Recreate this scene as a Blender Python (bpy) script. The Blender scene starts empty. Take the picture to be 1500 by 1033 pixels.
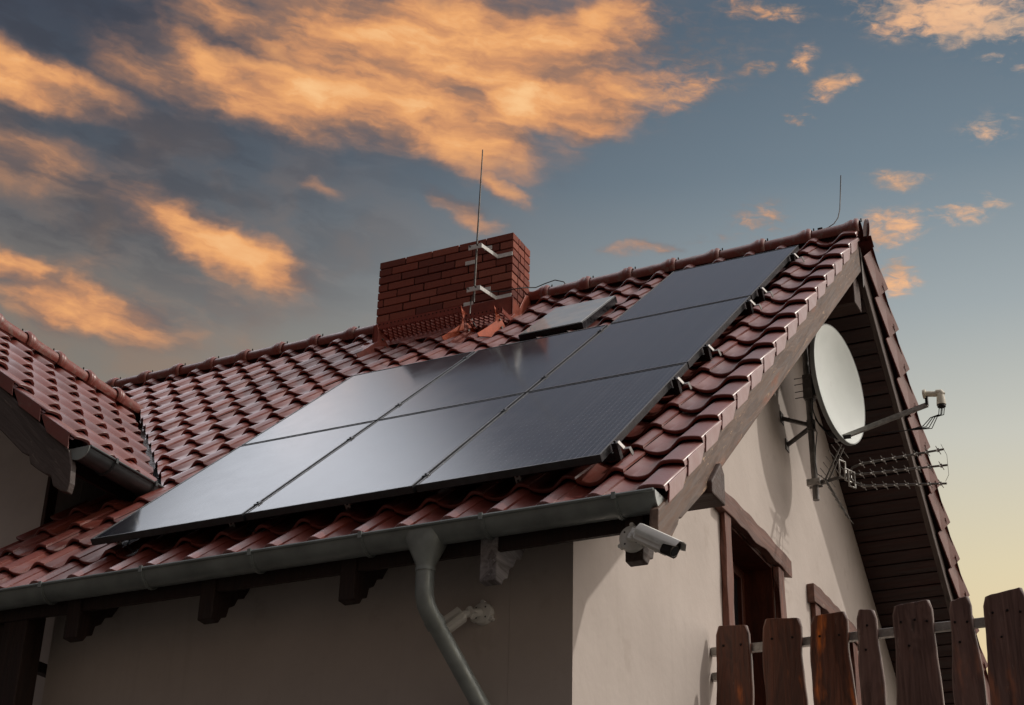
import bpy, bmesh, math, random
from math import sin, cos, pi, radians, sqrt, atan2, exp
from mathutils import Vector, Matrix, noise
random.seed(7)
D = bpy.data
S = bpy.context.scene
COL = S.collection
V = Vector

# ------------------------------------------------------------------ render
S.view_settings.view_transform = 'Standard'
S.view_settings.look = 'None'
S.view_settings.exposure = 0
S.view_settings.gamma = 1

# ------------------------------------------------------------------ helpers
def tag(o, label=None, cat=None, group=None, kind=None):
    if label: o['label'] = label
    if cat: o['category'] = cat
    if group: o['group'] = group
    if kind: o['kind'] = kind
    return o

def empty(name, loc, label, cat, group=None):
    o = D.objects.new(name, None)
    COL.objects.link(o)
    o.empty_display_size = 0.1
    o.location = loc
    return tag(o, label, cat, group)

class MB:
    """collects geometry in world coordinates and links it as one mesh object"""
    def __init__(s):
        s.v = []; s.f = []; s.m = []; s.c = None
    def add(s, vs, fs, mi=0):
        b = len(s.v)
        s.v += [tuple(p) for p in vs]
        for f in fs:
            s.f.append(tuple(i + b for i in f)); s.m.append(mi)
        return s
    def box(s, x0, x1, y0, y1, z0, z1, mi=0, M=None):
        vs = [V((x, y, z)) for z in (z0, z1) for y in (y0, y1) for x in (x0, x1)]
        if M is not None: vs = [M @ p for p in vs]
        return s.add(vs, [(0,2,3,1),(4,5,7,6),(0,1,5,4),(2,6,7,3),(0,4,6,2),(1,3,7,5)], mi)
    def prism(s, pts, vec, mi=0):
        """planar polygon pts (counter-clockwise seen from +vec) pushed along vec"""
        vec = V(vec); n = len(pts); pts = [V(p) for p in pts]
        vs = pts + [p + vec for p in pts]
        fs = [tuple(range(n - 1, -1, -1)), tuple(range(n, 2 * n))]
        fs += [(i, (i + 1) % n, n + (i + 1) % n, n + i) for i in range(n)]
        return s.add(vs, fs, mi)
    def tube(s, pts, r, seg=10, mi=0, caps=True):
        pts = [V(p) for p in pts]
        n = len(pts)
        rs = r if isinstance(r, (list, tuple)) else [r] * n
        t0 = (pts[1] - pts[0]).normalized()
        ref = V((0, 0, 1)) if abs(t0.z) < .9 else V((1, 0, 0))
        a = t0.cross(ref).normalized()
        vs = []; fs = []
        for i, p in enumerate(pts):
            if i == 0: t = t0
            elif i == n - 1: t = (pts[i] - pts[i-1]).normalized()
            else: t = ((pts[i+1] - p).normalized() + (p - pts[i-1]).normalized()).normalized()
            a = (a - t * a.dot(t)).normalized()
            b = t.cross(a)
            for k in range(seg):
                w = 2 * pi * k / seg
                vs.append(p + (a * cos(w) + b * sin(w)) * rs[i])
        for i in range(n - 1):
            for k in range(seg):
                fs.append((i*seg + k, i*seg + (k+1) % seg, (i+1)*seg + (k+1) % seg, (i+1)*seg + k))
        if caps:
            fs.append(tuple(range(seg - 1, -1, -1)))
            fs.append(tuple((n-1)*seg + k for k in range(seg)))
        return s.add(vs, fs, mi)
    def bar(s, a, b, w, h, up=(0, 0, 1), mi=0):
        a = V(a); b = V(b); t = (b - a).normalized(); up = V(up)
        x = t.cross(up).normalized(); y = x.cross(t).normalized()
        vs = []
        for p in (a, b):
            for (i, j) in ((-1, -1), (1, -1), (1, 1), (-1, 1)):
                vs.append(p + x * (i * w / 2) + y * (j * h / 2))
        return s.add(vs, [(3,2,1,0),(4,5,6,7),(0,1,5,4),(1,2,6,5),(2,3,7,6),(3,0,4,7)], mi)
    def build(s, name, mats, parent=None, smooth=None, bevel=0, seg=2, top=None):
        me = D.meshes.new(name)
        off = V((0, 0, 0))
        p = parent
        while p is not None:
            off += p.location; p = p.parent
        me.from_pydata([tuple(V(q) - off) for q in s.v], [], s.f)
        if not isinstance(mats, (list, tuple)): mats = [mats]
        for m in mats: me.materials.append(m)
        me.polygons.foreach_set('material_index', s.m)
        me.update()
        bm = bmesh.new(); bm.from_mesh(me)
        bmesh.ops.recalc_face_normals(bm, faces=bm.faces)
        bm.to_mesh(me); bm.free()
        if smooth is not None:
            me.polygons.foreach_set('use_smooth', [True] * len(me.polygons))
            me.set_sharp_from_angle(angle=radians(smooth))
        o = D.objects.new(name, me)
        COL.objects.link(o)
        if parent is not None: o.parent = parent
        if bevel:
            b = o.modifiers.new('Bevel', 'BEVEL'); b.width = bevel; b.segments = seg
            b.limit_method = 'ANGLE'; b.angle_limit = radians(40)
        return o

# ------------------------------------------------------------------ node helpers
class NT:
    def __init__(s, nt): s.nt = nt; s.N = nt.nodes; s.L = nt.links
    def new(s, t, **kw):
        n = s.N.new(t)
        for k, v in kw.items(): setattr(n, k, v)
        return n
    def put(s, sock, v):
        if isinstance(v, bpy.types.NodeSocket): s.L.new(v, sock)
        elif v is not None: sock.default_value = v
    def math(s, op, a, b=None, c=None, clamp=False):
        n = s.new('ShaderNodeMath', operation=op, use_clamp=clamp)
        s.put(n.inputs[0], a)
        if b is not None: s.put(n.inputs[1], b)
        if c is not None: s.put(n.inputs[2], c)
        return n.outputs[0]
    def sstep(s, x, a, b, lo=0., hi=1.):
        n = s.new('ShaderNodeMapRange', interpolation_type='SMOOTHSTEP')
        s.put(n.inputs[0], x); n.inputs[1].default_value = a; n.inputs[2].default_value = b
        n.inputs[3].default_value = lo; n.inputs[4].default_value = hi
        return n.outputs[0]
    def mix(s, f, a, b, mode='MIX'):
        n = s.new('ShaderNodeMix', data_type='RGBA', blend_type=mode)
        s.put(n.inputs[0], f); s.put(n.inputs[6], a); s.put(n.inputs[7], b)
        return n.outputs[2]
    def ramp(s, f, stops, interp='LINEAR'):
        n = s.new('ShaderNodeValToRGB'); cr = n.color_ramp; cr.interpolation = interp
        while len(cr.elements) < len(stops): cr.elements.new(.5)
        for e, (p, c) in zip(cr.elements, stops):
            e.position = p; e.color = c if len(c) == 4 else (*c, 1)
        s.put(n.inputs[0], f)
        return n.outputs[0]
    def noise(s, vec, scale, detail=4, rough=.5, dist=0., out=0, dims='3D'):
        n = s.new('ShaderNodeTexNoise', noise_dimensions=dims)
        s.put(n.inputs['Vector'], vec); n.inputs['Scale'].default_value = scale
        n.inputs['Detail'].default_value = detail; n.inputs['Roughness'].default_value = rough
        n.inputs['Distortion'].default_value = dist
        return n.outputs[out]
    def mapping(s, vec, scale=(1, 1, 1), rot=(0, 0, 0), loc=(0, 0, 0)):
        n = s.new('ShaderNodeMapping'); s.put(n.inputs[0], vec)
        n.inputs[1].default_value = loc; n.inputs[2].default_value = rot; n.inputs[3].default_value = scale
        return n.outputs[0]
    def obj(s): return s.new('ShaderNodeTexCoord').outputs['Object']
    def bump(s, h, strength=.3, dist=.01, nrm=None):
        n = s.new('ShaderNodeBump'); s.put(n.inputs['Height'], h)
        n.inputs['Strength'].default_value = strength; n.inputs['Distance'].default_value = dist
        if nrm is not None: s.put(n.inputs['Normal'], nrm)
        return n.outputs[0]

def srgb(r, g, b):
    f = lambda c: (c / 255 / 12.92) if c <= 10 else ((c / 255 + .055) / 1.055) ** 2.4
    return (f(r), f(g), f(b), 1)

def mat(name, color=(.5, .5, .5, 1), rough=.5, metal=0., spec=.5, coat=0.):
    m = D.materials.new(name); m.use_nodes = True
    t = NT(m.node_tree); b = m.node_tree.nodes['Principled BSDF']
    b.inputs['Base Color'].default_value = color
    b.inputs['Roughness'].default_value = rough
    b.inputs['Metallic'].default_value = metal
    b.inputs['Specular IOR Level'].default_value = spec
    b.inputs['Coat Weight'].default_value = coat
    return m, t, b

def simple(name, color, rough=.5, metal=0., spec=.5, var=.25, scale=14., bump=.05):
    m, t, b = mat(name, color, rough, metal, spec)
    o = t.obj()
    n = t.noise(o, scale, 5, .6)
    dark = tuple(c * (1 - var) for c in color[:3]) + (1,)
    light = tuple(min(1, c * (1 + var)) for c in color[:3]) + (1,)
    t.put(b.inputs['Base Color'], t.ramp(n, [(.3, dark), (.7, light)]))
    t.put(b.inputs['Roughness'], t.sstep(t.noise(o, scale * 2.3, 3), .3, .7, max(.02, rough - .1), min(1, rough + .12)))
    if bump: t.put(b.inputs['Normal'], t.bump(t.noise(o, scale * 6, 3), bump, .004))
    return m

def wood(name, c_dark, c_light, axis='x', rough=.6, grain=1., spots=None, rot=None, worn=None):
    """stained timber: long fibres along axis, wavy rings, knots"""
    m, t, b = mat(name, c_light, rough)
    o = t.obj()
    if rot is not None: o = t.mapping(o, rot=rot)
    k = {'x': (1.1, 22, 22), 'y': (22, 1.1, 22), 'z': (22, 22, 1.1)}[axis]
    k2 = {'x': (.6, 5, 5), 'y': (5, .6, 5), 'z': (5, 5, .6)}[axis]
    fib = t.noise(t.mapping(o, k), 2.2 * grain, 6, .65, .6)
    big = t.noise(t.mapping(o, k2), 1.6, 3, .5, 1.8)
    w = t.math('ADD', t.math('MULTIPLY', fib, .55), t.math('MULTIPLY', big, .6))
    rings = t.math('SINE', t.math('MULTIPLY', big, 42.))
    w = t.math('ADD', w, t.math('MULTIPLY', rings, .05))
    col = t.ramp(w, [(.36, c_dark), (.58, tuple((x + y) / 2 for x, y in zip(c_dark, c_light))), (.78, c_light)])
    # knots
    vo = t.new('ShaderNodeTexVoronoi'); t.put(vo.inputs['Vector'], t.mapping(o, tuple(1.5 if q < 3 else 5.5 for q in k)))
    vo.inputs['Scale'].default_value = 1.1
    kn = t.sstep(vo.outputs['Distance'], .02, .11, 1, 0)
    col = t.mix(t.math('MULTIPLY', kn, .8), col, tuple(c * .35 for c in c_dark[:3]) + (1,))
    if spots:
        sp = t.sstep(t.noise(t.mapping(o, tuple(q * .12 + .6 for q in k)), 2.4, 4, .6), .56, .72)
        col = t.mix(t.math('MULTIPLY', sp, spots[1]), col, spots[0])
    if worn:
        sp = t.sstep(t.noise(t.mapping(o, tuple(q * .25 + .8 for q in k)), 5., 6, .75), .60, .68)
        col = t.mix(t.math('MULTIPLY', sp, worn[1]), col, worn[0])
    t.put(b.inputs['Base Color'], col)
    t.put(b.inputs['Roughness'], t.sstep(fib, .3, .7, rough - .12, rough + .15))
    t.put(b.inputs['Normal'], t.bump(w, .55, .006))
    return m

# ------------------------------------------------------------------ materials
def tile_mat(weather=.0, coat=.8):
    m, t, b = mat('glazed_tile', (.15, .034, .026, 1), .3)
    at = t.new('ShaderNodeAttribute', attribute_name='tv')
    o = t.obj()
    n = t.noise(o, 3.5, 5, .6)
    base = t.ramp(at.outputs['Fac'], [(0, (.135, .025, .018, 1)), (.5, (.205, .038, .026, 1)), (1, (.26, .056, .034, 1))])
    grime = t.sstep(t.noise(o, 11, 6, .7), .52, .75)
    col = t.mix(t.math('MULTIPLY', grime, .35), base, (.10, .055, .045, 1))
    col = t.mix(t.math('MULTIPLY', t.sstep(n, .45, .7), .3), col, (.19, .07, .055, 1))
    lich = t.sstep(t.noise(o, 17, 7, .72), .57 - .1 * weather, .64)
    col = t.mix(t.math('MULTIPLY', lich, .22 + .5 * weather), col, (.26, .20, .17, 1))
    fine = t.sstep(t.noise(o, 90, 3, .6), .60, .75)
    col = t.mix(t.math('MULTIPLY', fine, .25), col, (.26, .17, .14, 1))
    t.put(b.inputs['Base Color'], col)
    t.put(b.inputs['Roughness'], t.sstep(t.noise(o, 9, 4), .3, .7, .36, .52))
    b.inputs['Specular IOR Level'].default_value = .62
    b.inputs['Coat Weight'].default_value = coat
    b.inputs['Coat Roughness'].default_value = .36
    t.put(b.inputs['Normal'], t.bump(t.noise(o, 28, 4), .10, .01))
    return m
M_TILE = tile_mat()
M_RIDGE = tile_mat(.75, .25)
M_RIDGE.name = 'weathered_ridge_tile'

def stucco():
    m, t, b = mat('beige_stucco', (.5, .42, .37, 1), .9, spec=.2)
    o = t.obj()
    n1 = t.noise(o, 1.3, 5, .6)
    st = t.noise(t.mapping(o, (6, 6, .35)), 1.5, 5, .65)
    st2 = t.noise(t.mapping(o, (26, 26, .8)), 1.5, 4, .6)
    col = t.ramp(n1, [(.3, (.58, .515, .47, 1)), (.7, (.68, .61, .56, 1))])
    col = t.mix(t.math('MULTIPLY', t.sstep(st, .52, .80), .22), col, (.44, .385, .34, 1))
    col = t.mix(t.math('MULTIPLY', t.sstep(st2, .55, .8), .07), col, (.72, .66, .6, 1))
    t.put(b.inputs['Base Color'], col)
    blot = t.sstep(t.noise(o, 4.2, 7, .68), .56, .68)
    col = t.mix(t.math('MULTIPLY', blot, .24), col, (.43, .36, .31, 1))
    t.put(b.inputs['Base Color'], col)
    g = t.noise(o, 240, 3, .6)
    g2 = t.noise(o, 14, 3, .5)
    t.put(b.inputs['Normal'], t.bump(t.math('ADD', t.math('MULTIPLY', g, .25), g2), .22, .012))
    return m
M_WALL = stucco()

M_BARGE = wood('weathered_board', (.050, .028, .020, 1), (.215, .135, .095, 1), 'y', .62, spots=((.26, .085, .035, 1), .7), worn=((.46, .30, .18, 1), .9), rot=(-radians(40.4), 0, 0))
M_BARGE_X = wood('weathered_board_across', (.05, .036, .032, 1), (.13, .10, .09, 1), 'x', .62, worn=((.30, .24, .19, 1), .6), rot=(0, radians(-40.4), 0))
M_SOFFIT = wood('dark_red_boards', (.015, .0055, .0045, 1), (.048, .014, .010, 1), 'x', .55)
M_BEAM = wood('dark_beam', (.035, .017, .012, 1), (.085, .042, .03, 1), 'x', .6)
M_TAIL = wood('rafter_timber', (.030, .018, .015, 1), (.075, .045, .036, 1), 'y', .65, worn=((.30, .27, .26, 1), .75))
M_TAILP = wood('peeling_rafter_timber', (.09, .075, .075, 1), (.42, .40, .41, 1), 'y', .7, worn=((.6, .58, .6, 1), .6))
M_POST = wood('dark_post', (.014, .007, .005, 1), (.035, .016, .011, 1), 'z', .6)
M_WFRAME_H = wood('red_brown_lintel', (.085, .036, .025, 1), (.22, .105, .078, 1), 'y', .6, worn=((.42, .32, .25, 1), .5))
M_WFRAME_V = wood('red_brown_jamb', (.075, .026, .016, 1), (.24, .095, .065, 1), 'z', .6, worn=((.38, .28, .22, 1), .4))
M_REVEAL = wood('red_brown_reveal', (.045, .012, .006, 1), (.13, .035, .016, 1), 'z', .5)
M_PLANK = wood('stained_plank', (.038, .014, .009, 1), (.17, .055, .027, 1), 'z', .40, spots=((.78, .20, .03, 1), .9), worn=((.30, .20, .15, 1), .35))
M_PLANK2 = wood('stained_plank_greyer', (.055, .028, .024, 1), (.19, .105, .088, 1), 'z', .44, spots=((.42, .14, .06, 1), .6), worn=((.36, .27, .23, 1), .4))
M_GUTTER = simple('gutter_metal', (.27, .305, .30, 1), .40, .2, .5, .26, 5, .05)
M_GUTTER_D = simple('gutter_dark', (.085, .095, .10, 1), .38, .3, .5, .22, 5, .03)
M_PIPE = simple('downpipe_metal', (.33, .37, .36, 1), .38, .25, .5, .24, 7, .05)
M_STEEL = simple('galvanised_steel', (.42, .41, .39, 1), .42, .75, .5, .25, 30, .05)
M_STEEL_D = simple('weathered_steel', (.17, .16, .15, 1), .5, .7, .5, .35, 30, .08)
M_POLE = simple('dull_steel_tube', (.22, .21, .20, 1), .45, .6, .5, .4, 9, .05)
M_ALU = simple('aluminium', (.42, .41, .39, 1), .42, .6, .5, .15, 30, .02)
M_BLACK = simple('black_anodised', (.010, .011, .014, 1), .32, .35, .5, .3, 20, .02)
M_FRAME = simple('panel_frame', (.045, .047, .050, 1), .38, .3, .5, .2, 20, .02)
M_BLACKP = simple('black_plastic', (.008, .008, .009, 1), .35, 0, .5, .2, 20, .02)
M_CABLE = simple('black_cable', (.010, .010, .011, 1), .5, 0, .4, .2, 20, 0)
M_DISH = simple('dish_paint', (.68, .74, .71, 1), .38, 0, .5, .06, 3, .01)
M_DISH_E = simple('dish_edge', (.24, .26, .25, 1), .45, .1, .5, .2, 9, .02)
M_WHITE = simple('white_plastic', (.88, .88, .83, 1), .38, 0, .5, .07, 12, .02)
M_LNB = simple('aged_plastic', (.74, .70, .58, 1), .45, 0, .5, .12, 20, .02)
M_REDMET = simple('red_coated_metal', (.26, .050, .03, 1), .42, .1, .5, .25, 16, .03)
M_ORANGE = simple('orange_coated_metal', (.55, .10, .03, 1), .42, .1, .5, .22, 16, .03)
M_REDMET_LIT = simple('sunlit_red_flashing', (.34, .085, .05, 1), .42, .1, .5, .2, 16, .03)  # red flashing metal with the sun on the right side put into its colour
M_LEAD = simple('lead_flashing', (.22, .17, .15, 1), .5, .3, .5, .3, 14, .08)
M_BRKT = simple('white_zinc', (.74, .76, .73, 1), .4, .1, .5, .12, 30, .02)
M_MORTAR = simple('dark_mortar', (.045, .022, .018, 1), .95, 0, .2, .3, 30, .2)
M_GROUND = simple('paving', (.055, .05, .045, 1), .9, 0, .2, .3, 1.2, .2)
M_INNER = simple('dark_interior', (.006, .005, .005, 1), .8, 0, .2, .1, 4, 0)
M_GAP_SHADE = simple('under_cap_shade', (.045, .018, .015, 1), .9, 0, .2, .3, 20, .1)
M_CAP_LIT = simple('sunlit_zinc', (.50, .54, .53, 1), .45, .1, .5, .1, 20, .02)  # paler than the gutter: sunlight on the end cap put into its colour
M_SCREW = simple('rusty_screw', (.012, .008, .007, 1), .5, .5, .5, .3, 60, 0)
M_WINGWALL = simple('shaded_render', (.74, .67, .63, 1), .9, 0, .2, .08, 3, .1)

def brick_mat():
    m, t, b = mat('clay_brick', (.2, .06, .04, 1), .85, spec=.3)
    at = t.new('ShaderNodeAttribute', attribute_name='tv')
    o = t.obj()
    col = t.ramp(at.outputs['Fac'], [(0, (.15, .045, .035, 1)), (.35, (.24, .070, .048, 1)), (.7, (.29, .084, .056, 1)), (1, (.34, .115, .078, 1))])
    sp = t.sstep(t.noise(o, 45, 5, .7), .5, .75)
    col = t.mix(t.math('MULTIPLY', sp, .45), col, (.09, .035, .028, 1))
    t.put(b.inputs['Base Color'], col)
    t.put(b.inputs['Normal'], t.bump(t.noise(o, 80, 4, .7), .5, .006))
    return m
M_BRICK = brick_mat()

def panel_glass():
    m, t, b = mat('solar_cells', (.012, .014, .024, 1), .07)
    o = t.obj()
    sx = t.new('ShaderNodeSeparateXYZ'); t.put(sx.inputs[0], o)
    def line(c, period, half):
        f = t.math('FRACT', t.math('DIVIDE', t.math('ADD', c, 10.0), period))
        d = t.math('ABSOLUTE', t.math('SUBTRACT', f, .5))
        return t.math('GREATER_THAN', d, .5 - half / period)
    bus = line(sx.outputs[0], .0340, .0021)
    cellx = line(sx.outputs[0], .1685, .0022)
    celly = line(sx.outputs[1], .0835, .0014)
    col = t.mix(t.math('MULTIPLY', bus, .8), (.012, .014, .022, 1), (.145, .15, .17, 1))
    col = t.mix(t.math('MULTIPLY', t.math('MAXIMUM', cellx, celly), .6), col, (.16, .165, .18, 1))
    dust = t.sstep(t.noise(o, 3, 5, .65), .35, .8)
    col = t.mix(t.math('MULTIPLY', dust, .05), col, (.32, .30, .29, 1))
    t.put(b.inputs['Base Color'], col)
    t.put(b.inputs['Roughness'], t.sstep(t.noise(o, 5, 4), .3, .7, .09, .115))
    b.inputs['IOR'].default_value = 1.52
    return m
M_CELL = panel_glass()
M_GLASS = simple('dark_glass', (.012, .014, .016, 1), .05, 0, .6, .1, 3, 0)
M_SKYL = simple('skylight_pane', (.44, .47, .47, 1), .06, 0, .7, .1, 3, 0)  # pale base colour stands in for bright sky reflected in the glass

# ------------------------------------------------------------------ main dimensions
AL = 0.70521
ca, sa = cos(AL), sin(AL)
XW = -.255          # gable wall
YW = .248           # front wall
XB = .373           # outer face of the barge boards
YR = 4.236          # ridge
GZ = -4.75          # ground
ROWS = .354
RISE = .0100        # the tiles stand a little steeper than the panel plane
PITCH = .2563
PB = -.187          # tile pan level below the panel plane
CR = .058           # crown height

class Slope:
    """roof plane frame: u across, v up the slope, n outwards"""
    def __init__(s, O, U, Vv):
        s.O = V(O); s.U = V(U); s.V = V(Vv); s.N = s.U.cross(s.V)
    def P(s, u, v, n): return s.O + s.U * u + s.V * v + s.N * n

A = Slope((0, 0, 0), (1, 0, 0), (0, ca, sa))                         # main roof, front
B = Slope((0, 2 * YR, 0), (-1, 0, 0), (0, -ca, sa))                  # main roof, back
zE, xE, xR = .85, -3.66, -5.72
oW = V((xE, 0, zE)) + V((sa, 0, ca)) * .13
W = Slope(oW, (0, 1, 0), (-ca, 0, sa))                               # wing roof, right side
W2 = Slope((2 * xR - oW.x, 0, oW.z), (0, -1, 0), (ca, 0, sa))        # wing roof, left side
VTOP = (YR - .0) / ca + .0
VT_A = YR / ca - (-.13) * 0 - .13 * sa / ca * 1 * 0
VT_A = (YR + (PB + .057) * sa) / ca           # where the pan plane reaches the ridge line
VT_W = ((xE - xR) + .05 * sa) / ca

def prof(d):
    return CR * ((1 + cos(2 * pi * d / PITCH)) / 2) ** 1.45

def tile_rows(sl, crowns, v0, nrows, vtop, keep, verge=0, seed=1, rise=0.):
    """every tile its own curved shell with a thick, slightly lifted lower edge"""
    rnd = random.Random(seed)
    vs = []; fs = []; tv = []
    DU = [-.2113, -.188, -.168, -.148, -.128, -.108, -.090, -.074, -.055, -.036, -.018, 0., .018, .034, .045]
    DF = DU + [.058, .072, .086, .094, .100, .102]
    for i, c in enumerate(crowns):
        last = verge > 0 and i == 0
        first = verge < 0 and i == len(crowns) - 1
        du = DU
        if last: du = DF
        if first: du = [-.102, -.100, -.094, -.086] + [d for d in DU if d > -.08]
        for k in range(nrows):
            a = v0 + k * ROWS + rnd.uniform(-.004, .004)
            b = min(v0 + (k + 1) * ROWS + .045, vtop)
            if a > vtop - .05: continue
            if not keep(c - .08, (a + b) / 2): continue
            tvv = rnd.random() * .75 + .25 * rnd.random()
            dn = rnd.uniform(-.003, .003); tilt = rnd.uniform(-.022, .022); sk = rnd.uniform(-.012, .012)
            lift = (lambda v: .038 * (1 - (v - a) / (ROWS + .045)) + .002) if v0 + (k + 1) * ROWS < vtop + .05 or vtop < 4 else (lambda v: .046)
            st = [(a + .060, -.021), (a + .003, -.020), (a - .0005, -.015), (a, -.004), (a + .004, 0), (a + (b - a) * .5, 0), (b, 0)]
            base = len(vs); m = len(du)
            for (v, nn) in st:
                for d in du:
                    sd = -.006 * max(0, min(1, (-.17 - d) / .03)) if not first else 0
                    hh = prof(d)
                    if (last and d > 0) or (first and d < 0): hh = CR - .016 * (abs(d) / .1) ** 2 - (.012 if abs(d) > .101 else .004 if abs(d) > .099 else 0)
                    elif d > .04: hh += .0035
                    n = PB + hh + sd + lift(v) + nn + dn + tilt * d + rise * (v + .3)
                    vs.append(sl.P(c + d + sk * (v - a), v, n)); tv.append(tvv)
            for r in range(len(st) - 1):
                for q in range(m - 1):
                    fs.append((base + r*m + q, base + r*m + q + 1, base + (r+1)*m + q + 1, base + (r+1)*m + q))
            # right side seam face
            for r in range(2, len(st) - 1):
                p0 = base + r*m + m - 1; p1 = base + (r+1)*m + m - 1
                x = len(vs)
                vs.append(V(vs[p0]) - sl.N * .012); vs.append(V(vs[p1]) - sl.N * .012); tv += [tvv] * 2
                fs.append((p0, x, x + 1, p1))
    return vs, fs, tv

def tile_object(name, parts, parent, bis=None):
    me = D.meshes.new(name)
    vs = []; fs = []; tv = []
    for (v_, f_, t_) in parts:
        b = len(vs); vs += v_; tv += t_; fs += [tuple(i + b for i in f) for f in f_]
    off = parent.location
    me.from_pydata([tuple(V(p) - off) for p in vs], [], fs)
    me.materials.append(M_TILE)
    a = me.attributes.new('tv', 'FLOAT', 'POINT'); a.data.foreach_set('value', tv)
    me.polygons.foreach_set('use_smooth', [True] * len(me.polygons))
    me.set_sharp_from_angle(angle=radians(42))
    o = D.objects.new(name, me); COL.objects.link(o); o.parent = parent
    return o

def clip(part, co, no):
    """cut a tile set with a plane, dropping what lies on the +no side"""
    bm = bmesh.new(); lay = bm.verts.layers.float.new('tv')
    vv = [bm.verts.new(p) for p in part[0]]
    for v_, t_ in zip(vv, part[2]): v_[lay] = t_
    for f in part[1]: bm.faces.new([vv[i] for i in f])
    bmesh.ops.bisect_plane(bm, geom=bm.verts[:] + bm.edges[:] + bm.faces[:], plane_co=co, plane_no=no, clear_outer=True)
    bm.verts.index_update(); bm.verts.ensure_lookup_table()
    out = ([v_.co.copy() for v_ in bm.verts], [tuple(v_.index for v_ in f.verts) for f in bm.faces], [v_[lay] for v_ in bm.verts])
    bm.free()
    return out

# ------------------------------------------------------------------ house
house = empty('house', (-2.5, 4.2, GZ), 'beige rendered house with dark red glazed tile roof, brick chimney and dark timber eaves', 'house')

# crowns, right to left
crA = [.283 - PITCH * k for k in range(0, 31)]
def rowy(v): return v * ca - PB * sa
low = lambda u, v: rowy(v) < 1.12 and u > -4.40
mid = lambda u, v: 1.12 <= rowy(v) < 3.30
high = lambda u, v: rowy(v) >= 3.30
Vv0 = -.31
pA1 = tile_rows(A, crA, Vv0, 17, VT_A, low, 1, rise=RISE, seed=3)
pA2 = clip(tile_rows(A, crA, Vv0, 17, VT_A, mid, 1, rise=RISE, seed=4), (-2.43, 0, 0), (-1, -1, 0))
pA3 = tile_rows(A, crA, Vv0, 17, VT_A, high, 1, rise=RISE, seed=5)
roof = tile_object('roof', [pA1, pA2, pA3], house)
tag(roof, 'main roof slope of dark red glazed wave tiles under the solar panels')
crB = [-.360 + PITCH * k for k in range(0, 31)][::-1]
roofB = tile_object('roof', [tile_rows(B, crB, Vv0, 17, VT_A, lambda u, v: True, -1, rise=RISE, seed=8)], house)
tag(roofB, 'rear roof slope seen edge-on at the gable')
cW = [.40 + .04 + PITCH * k for k in range(0, 14)][::-1]
pW = clip(tile_rows(W, cW, 0., 8, VT_W, lambda u, v: True, -1, seed=11), (-2.49, 0, 0), (1, 1, 0))
roofW = tile_object('roof', [pW], house)
tag(roofW, 'roof slope of the left wing with regular rows of tile ends')
cW2 = [-.44 - PITCH * k for k in range(0, 14)]
roofW2 = tile_object('roof', [tile_rows(W2, cW2, 0., 8, VT_W, lambda u, v: True, 1, seed=12)], house)
tag(roofW2, 'hidden left slope of the wing roof')

# verge flaps: each verge tile turns down over the board
def flaps(sl, uo, sgn, v0, n, vtop, roofobj, name='verge_flap', depth=.012, step=.006, rise=0., top=0., under=0.):
    mb = MB()
    rnd = random.Random(5)
    for k in range(n):
        a = v0 + k * ROWS - .012; b = a + ROWS - .035
        if b > vtop: b = vtop
        if a > vtop - .1: break
        t = .010
        j = rnd.uniform(-.002, .002)
        rs = rise * (a + .3) + top
        pts = [(a + .062, PB + CR + .012 + rs), (a + .060, PB + CR - .004 + rs), (a - .004, PB - depth + .012 + j + rs - top), (b - .075, PB - depth - .006 + j + rs - top), (b + .050, PB + CR - .034 + rs), (b + .062, PB + CR - .014 + rs), (a + .062, PB + CR + .0155 + rs)][1:]
        if under: pts = [(a, PB + CR + .006 + rs), (a, PB - depth + .012 + rs - top), (b + .045, PB - depth - .022 + rs - top), (b + .045, PB + CR - .026 + rs)]
        u0 = uo + j * .6
        # tilt: lower end stands slightly proud of the one below
        poly = []
        for (v, n_) in pts:
            dep = max(0., min(1., (PB + CR + rs - n_) / (CR + depth)))
            poly.append(sl.P(u0 + sgn * step * (1 - (v - a) / ROWS) - sgn * under * dep, v, n_))
        mb.prism(poly, sl.U * (-sgn * t))
    o = mb.build(name, M_TILE, roofobj, bevel=.003)
    a = o.data.attributes.new('tv', 'FLOAT', 'POINT')
    a.data.foreach_set('value', [.55] * len(o.data.vertices))
    return o
flaps(A, .386, 1, Vv0, 17, VT_A - .02, roof, rise=RISE)
flaps(B, -.462, -1, Vv0, 17, VT_A - .02, roofB, depth=.055, step=.022, rise=RISE, top=.026, under=.062)
flaps(W, .338, -1, 0, 8, VT_W, roofW, depth=.020)
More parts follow.
